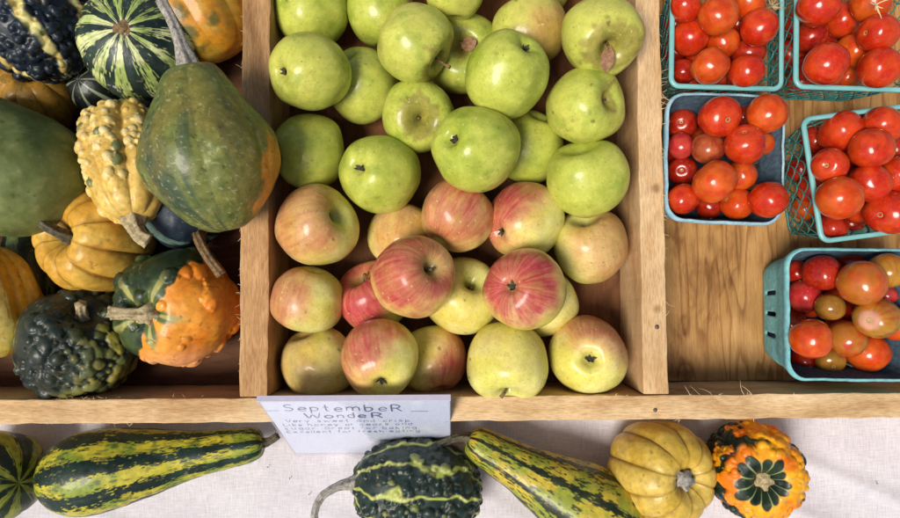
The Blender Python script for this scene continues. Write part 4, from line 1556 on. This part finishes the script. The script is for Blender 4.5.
tm('D', 815, 140, 15, h3 + .008, 'deep', 'dark red tomato behind the left rim of the tilted mesh basket')
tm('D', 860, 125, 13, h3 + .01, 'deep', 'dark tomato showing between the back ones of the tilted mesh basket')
tm('D', 895, 149, 14, h3 + .01, 'deep', 'dark tomato under the right edge in the tilted mesh basket')

tm('E', 822, 273, 18, h1 - .002, 'deep', 'dark red tomato at the back left of the turquoise pulp basket')
tm('E', 805, 296, 16.5, h2 + .014, 'pink', 'pinkish purple tomato at the left wall of the turquoise pulp basket')
tm('E', 862, 283, 22.5, h1 + .008, 'rust', 'largest brownish orange tomato at the back of the turquoise pulp basket')
tm('E', 888, 271, 17.5, h1, 'olive', 'olive orange tomato in the back right of the turquoise pulp basket')
tm('E', 877, 318, 20.5, h1 + .006, 'olive', 'olive tomato with a pale ringed scar in the turquoise pulp basket', scar=(871, 320), oval=True)
tm('E', 830, 307, 14, h2 + .002, 'green', 'small olive brown tomato in the middle of the turquoise pulp basket')
tm('E', 811, 338, 20, h1 + .004, 'orange', 'plump orange red tomato at the front left of the turquoise pulp basket')
tm('E', 847, 338, 18.5, h1, 'mix', 'streaky brown orange tomato at the front centre of the turquoise pulp basket')
tm('E', 867, 352, 19.5, h2 + .01, 'orange', 'orange tomato at the front right of the turquoise pulp basket')
tm('E', 830, 360, 13.5, h2 - .004, 'green', 'small green tomato with scar at the front wall of the turquoise pulp basket', scar=(833, 368))
tm('E', 896, 324, 16.5, h2 + .004, 'orange', 'orange tomato at the right edge of the turquoise pulp basket')
tm('E', 886, 295, 10, h3 + .01, 'pink', 'tiny pink tomato between the olive ones in the turquoise pulp basket')
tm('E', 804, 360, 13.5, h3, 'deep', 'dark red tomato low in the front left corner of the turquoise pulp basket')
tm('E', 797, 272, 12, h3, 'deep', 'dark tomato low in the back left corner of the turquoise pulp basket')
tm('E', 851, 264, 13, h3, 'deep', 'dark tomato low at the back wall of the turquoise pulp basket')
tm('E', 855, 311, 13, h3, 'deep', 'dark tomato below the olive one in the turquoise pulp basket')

FILL = {'A': ('red tomato low in the back mesh basket by the divider, seen through its net', 16), 'B': ('red tomato low in the top right mesh basket, seen through its net', 16),
        'D': ('red tomato low in the tilted mesh basket, seen through its net', 18), 'C': ('shadowed tomato at the bottom of the blue pulp basket', 5), 'E': ('shadowed tomato at the bottom of the turquoise pulp basket', 5)}
for k, bk in (('A', BA), ('B', BB), ('C', BC), ('D', BD), ('E', BE)):
    settle(TT[k], FLOOR + .004, gap=.92)
    root, c, hx, hy, rot = bk
    ca, sa = math.cos(rot), math.sin(rot)
    placed = [(t['c'], t['R']) for t in TT[k]]
    rg = random.Random(ord(k))
    lab, nf = FILL[k]
    made = 0
    for tr in range(6000):
        if made >= nf:
            break
        r = rg.uniform(.0135, .017)
        zz = rg.choice([FLOOR + .004 + r * .95, FLOOR + .004 + r * .95, .045 + rg.uniform(-.004, .008)])
        ins = .0045 + .010 * (1 - (zz - FLOOR) / (ZRIM - FLOOR)) + r
        # keep near the walls, where the net lets them be seen
        lx, ly = rg.uniform(-1, 1) * (hx - ins), rg.uniform(-1, 1) * (hy - ins)
        if k in 'ABD' and tr < 4000:
            if rg.random() < .6:
                lx = -(hx - ins)
            else:
                ly = -(hy - ins)
        p = Vector((c.x + lx * ca - ly * sa, c.y + lx * sa + ly * ca, zz))
        if any((p - q).length < (r + s) * .92 for q, s in placed):
            continue
        placed.append((p, r))
        made += 1
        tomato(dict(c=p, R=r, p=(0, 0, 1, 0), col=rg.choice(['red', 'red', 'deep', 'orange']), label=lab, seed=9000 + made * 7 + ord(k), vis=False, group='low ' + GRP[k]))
    for t in TT[k]:
        tomato(t)

# dried sprigs lying in two of the baskets
def sprig(px, py, z, seed, label, mat, n=9):
    c = at(px, py, z)
    root = MB()
    rg = random.Random(seed)
    for i in range(n):
        an = rg.uniform(0, 2 * PI)
        L = rg.uniform(.006, .013)
        d = Vector((math.cos(an), math.sin(an), rg.uniform(-.1, .5)))
        q = Vector((rg.uniform(-1, 1), rg.uniform(-1, 1), rg.uniform(0, 1))) * L * .4
        root.tube([d * L * t + q * t * t for t in (0, .35, .7, 1)], [.0007, .0005, .0005, .0002], 5)
    o = root.build('dried_sprig', mat)
    o.location = c
    tag(o, label, 'sprig')

sprig(772, 6, .092, 4, 'dried brown sprig on the right side of the back mesh basket by the divider', M_stem_tan, 12)
sprig(876, 5, .1195, 6, 'pale dry fibres lying on a tomato in the top right mesh basket', M_fibre, 7)

# ------------------------------------------------------------------ sign
ZT = .138
tl, tr_ = at(259, 398, ZT), at(449, 399, ZT)
top = (tl + tr_) / 2
bot = at(355, 452.5, .001)
W2 = .0885
ex = Vector((1, 0, 0))
ev = (Vector((top.x, top.y, ZT)) - Vector((top.x, bot.y, .001)))
HT = ev.length
ev.normalize()
en = ex.cross(ev)          # faces the viewer / up and out
org = Vector((top.x, bot.y, .001))
sign = empty('sign_holder', org)
tag(sign, 'clear slanted sign holder with a handwritten paper about the apples, leaning on the crate rail', 'sign')


def L(u, v, d=0.0):
    return ex * u + ev * v + en * d


def slab(u0, u1, v0, v1, d0, d1):
    V = [L(u, v, d) for d in (d0, d1) for u, v in ((u0, v0), (u1, v0), (u1, v1), (u0, v1))]
    F = [(3, 2, 1, 0), (4, 5, 6, 7), (0, 1, 5, 4), (1, 2, 6, 5), (2, 3, 7, 6), (3, 0, 4, 7)]
    return V, F


mb = MB()
mb.add(*slab(-W2, W2, 0, HT, .0012, .0028))
mb.build('front_panel', M_acrylic, sign, False)
mb = MB()
mb.add(*slab(-W2, W2, .0, HT - .0006, -.0022, -.0004))
mb.build('back_panel', M_acrylic_edge, sign, False)
mb = MB()
mb.add(*slab(-W2, W2, HT + .0002, HT + .0026, -.0022, .0030))
mb.build('top_edge', M_acrylic_edge, sign, False)
mb = MB()
mb.add(*slab(-W2 + .0008, W2 - .0008, .002, HT - .0012, -.0001, .0006))
mb.build('paper', M_paper, sign, False)

# hand lettering: each letter is a list of strokes in a unit box (x 0-1, y 0-1, x-height .6)
G = {
    'S': [[(.85, .9), (.5, 1), (.15, .82), (.3, .58), (.7, .45), (.85, .2), (.5, 0), (.1, .1)]],
    'W': [[(0, 1), (.22, 0), (.5, .7), (.78, 0), (1, 1)]],
    'R': [[(.1, 0), (.1, 1), (.6, 1), (.85, .78), (.6, .52), (.1, .5)], [(.5, .5), (.95, 0)]],
    'V': [[(0, 1), (.45, 0), (.95, 1)]], 'L': [[(.1, 1), (.1, 0), (.8, 0)]], 'E': [[(.85, 1), (.1, 1), (.1, 0), (.85, 0)], [(.1, .52), (.7, .52)]],
    'G': [[(.9, .85), (.5, 1), (.1, .6), (.15, .2), (.5, 0), (.9, .2), (.9, .45), (.55, .45)]],
    'a': [[(.75, .6), (.3, .6), (.1, .3), (.3, 0), (.7, .15), (.78, .6), (.8, 0)]],
    'b': [[(.12, 1), (.12, 0), (.55, 0), (.8, .3), (.55, .58), (.12, .45)]],
    'c': [[(.8, .5), (.45, .6), (.12, .3), (.45, 0), (.8, .1)]],
    'd': [[(.78, 1), (.78, 0), (.35, 0), (.1, .3), (.35, .58), (.78, .45)]],
    'e': [[(.12, .32), (.8, .34), (.7, .56), (.4, .6), (.12, .3), (.4, 0), (.82, .08)]],
    'f': [[(.75, .95), (.45, 1), (.35, .7), (.35, 0)], [(.1, .55), (.7, .55)]],
    'g': [[(.78, .6), (.3, .58), (.12, .3), (.35, .05), (.75, .2), (.8, .6), (.75, -.3), (.2, -.28)]],
    'h': [[(.12, 1), (.12, 0)], [(.12, .4), (.5, .6), (.75, .45), (.78, 0)]],
    'i': [[(.4, .6), (.4, 0)], [(.4, .8), (.42, .86)]], 'j': [[(.5, .6), (.5, -.2), (.2, -.3)]],
    'k': [[(.12, 1), (.12, 0)], [(.7, .6), (.15, .25), (.75, 0)]], 'l': [[(.4, 1), (.4, 0)]],
    'm': [[(.05, .6), (.05, 0)], [(.05, .4), (.3, .6), (.47, .42), (.48, 0)], [(.48, .42), (.75, .6), (.93, .42), (.95, 0)]],
    'n': [[(.12, .6), (.12, 0)], [(.12, .4), (.5, .6), (.76, .42), (.78, 0)]],
    'o': [[(.45, .6), (.12, .4), (.15, .12), (.45, 0), (.8, .15), (.8, .45), (.45, .6)]],
    'p': [[(.12, .6), (.12, -.35)], [(.12, .45), (.5, .6), (.8, .35), (.55, .02), (.12, .1)]],
    'q': [[(.78, .6), (.78, -.35)]], 'r': [[(.15, .6), (.15, 0)], [(.15, .38), (.45, .6), (.75, .52)]],
    's': [[(.75, .52), (.4, .6), (.18, .46), (.7, .2), (.5, 0), (.12, .06)]],
    't': [[(.4, .95), (.4, .1), (.7, 0)], [(.1, .62), (.75, .62)]],
    'u': [[(.12, .6), (.15, .12), (.45, 0), (.75, .2)], [(.78, .6), (.78, 0)]],
    'v': [[(.1, .6), (.42, 0), (.8, .6)]], 'w': [[(.05, .6), (.25, 0), (.48, .5), (.7, 0), (.95, .6)]],
    'x': [[(.1, .6), (.8, 0)], [(.8, .6), (.1, 0)]], 'y': [[(.1, .6), (.45, .05)], [(.82, .6), (.3, -.35)]],
    '.': [[(.3, .03), (.38, .0)]], ',': [[(.35, .05), (.25, -.15)]], "'": [[(.4, 1), (.35, .8)]], '-': [[(0, .4), (1, .4)]],
}


def plane_uv(px, py):
    d = ray(px, py)
    o = CP - org
    t = -(o.dot(en)) / d.dot(en)
    q = o + d * t
    return q.dot(ex), q.dot(ev)


def write(mb, text, px0, px1, py_base, h_px, w, seed):
    rg = random.Random(seed)
    u0, v0 = plane_uv(px0, py_base)
    u1, _ = plane_uv(px1, py_base)
    _, v1 = plane_uv((px0 + px1) / 2, py_base - h_px)
    h = v1 - v0
    wd_ = {'i': .5, 'l': .5, '.': .45, ',': .45, "'": .4, ' ': .75, 't': .8, 'r': .8, 'f': .8, 'm': 1.35, 'w': 1.3, 'W': 1.45, 'S': 1.1, 'R': 1.15}
    ws = [wd_.get(c_, 1.0) * rg.uniform(.9, 1.1) for c_ in text]
    un = (u1 - u0) / sum(ws)
    pos_ = 0
    drift = rg.uniform(-.1, .1)
    for i, ch in enumerate(text):
        cu = u0 + pos_ * un
        adv = ws[i] * un
        pos_ += ws[i]
        if ch == ' ':
            continue
        jx, jy = rg.uniform(-.08, .08), rg.uniform(-.07, .07)
        sh = rg.uniform(.0, .16)
        for st in G[ch]:
            # smooth the stroke
            pts = []
            n_ = len(st)
            for k in range(n_ - 1):
                a, b, c_, d = st[max(0, k - 1)], st[k], st[k + 1], st[min(n_ - 1, k + 2)]
                for t in (0, .34, .67):
                    pts.append(tuple(.5 * ((2 * b[q]) + (-a[q] + c_[q]) * t + (2 * a[q] - 5 * b[q] + 4 * c_[q] - d[q]) * t * t + (-a[q] + 3 * b[q] - 3 * c_[q] + d[q]) * t ** 3) for q in (0, 1)))
            pts.append(st[-1])
            P3 = [L(cu + adv * (.08 + .82 * (x + jx)) + sh * y * h * .5, v0 + h * (y + jy + drift * (i / len(text) - .5) * 2), .00075) for x, y in pts]
            w0, w1 = w * rg.uniform(.7, 1.15), w * rg.uniform(.5, 1.0)
            mb.tube(P3, [w0 + (w1 - w0) * k / max(1, len(P3) - 1) for k in range(len(P3))], 6, flat=.25, up=en)


mb = MB()
write(mb, 'SeptembeR', 283, 403, 410.6, 6.6, .00100, 1)
write(mb, 'WondeR', 305, 384, 417.2, 5.0, .00105, 2)
mb.build('title_lettering', M_ink_title, sign)
mb = MB()
write(mb, 'Very sweet and crisp.', 286, 415, 421.6, 3.0, .00046, 3)
write(mb, 'Like honey or pears and', 283, 414, 425.2, 2.9, .00046, 4)
write(mb, 'sugar. Great for baking.', 284, 421, 428.7, 2.9, .00046, 5)
write(mb, 'Excellent for fresh eating', 287, 421, 432.2, 2.9, .00046, 6)
ua, va = plane_uv(411, 410.5)
ub, vb = plane_uv(428, 410.5)
mb.tube([L(ua, va, .00075), L(ub, vb, .00075)], .0005, 6, flat=.25, up=en)
ua, va = plane_uv(266, 410)
ub, vb = plane_uv(279, 410)
mb.tube([L(ua, va, .00075), L(ub, vb, .00075)], .0004, 6, flat=.25, up=en)
mb.build('note_lettering', M_ink, sign)
# foot of the holder, running back under the panel
mb = MB()
V = []
y0 = 0.0
y1 = (Y_OUT - .002) - org.y
for z in (-.0006, .0012):
    V += [(-W2, y0 + .002, z), (W2, y0 + .002, z), (W2, y1, z), (-W2, y1, z)]
mb.add(V, [(3, 2, 1, 0), (4, 5, 6, 7), (0, 1, 5, 4), (1, 2, 6, 5), (2, 3, 7, 6), (3, 0, 4, 7)])
mb.build('foot', M_acrylic, sign, False)

# crumbs of dirt on the cloth
for i, (px, py) in enumerate(((268, 467), (290, 478), (877, 483), (309, 494))):
    p = at(px, py, 0)
    mb = MB()
    mb.tube([(-.0012, 0, 0), (0, .0003, .0005), (.0009, .0002, 0)], [.0004, .0006, .0003], 6)
    o = mb.build('crumb', M_stem_dark)
    o.location = (p.x, p.y, .0)
    o.rotation_euler = (0, 0, i * 1.3)
    tag(o, 'tiny dark crumb of dirt lying on the pale cloth', 'crumb', 'crumbs on the cloth')

# ------------------------------------------------------------------ light
sd = Vector((-math.tan(math.radians(24)), -math.tan(math.radians(20)), 1)).normalized()
elev = math.asin(sd.z)
azim = math.atan2(sd.x, sd.y)
wd = bpy.data.worlds.new('World')
S.world = wd
wd.use_nodes = True
nt = wd.node_tree
bg = nt.nodes['Background']
sky = nt.nodes.new('ShaderNodeTexSky')
sky.sky_type = 'NISHITA'
sky.sun_disc = False
sky.sun_elevation = elev
sky.sun_rotation = azim
sky.air_density = 1.0
sky.dust_density = 2.5
sky.ozone_density = 1.0
nt.links.new(sky.outputs['Color'], bg.inputs['Color'])
bg.inputs['Strength'].default_value = .088
sl = bpy.data.lights.new('sun', 'SUN')
sl.energy = 3.75
sl.angle = math.radians(24)
sl.color = (1.0, .95, .87)
so = bpy.data.objects.new('sun', sl)
COL.objects.link(so)
so.rotation_mode = 'QUATERNION'
so.rotation_quaternion = sd.to_track_quat('Z', 'Y')
so.location = sd * 2

S.view_settings.view_transform = 'Standard'
S.view_settings.look = 'None'
S.view_settings.exposure = 0
S.view_settings.gamma = 1
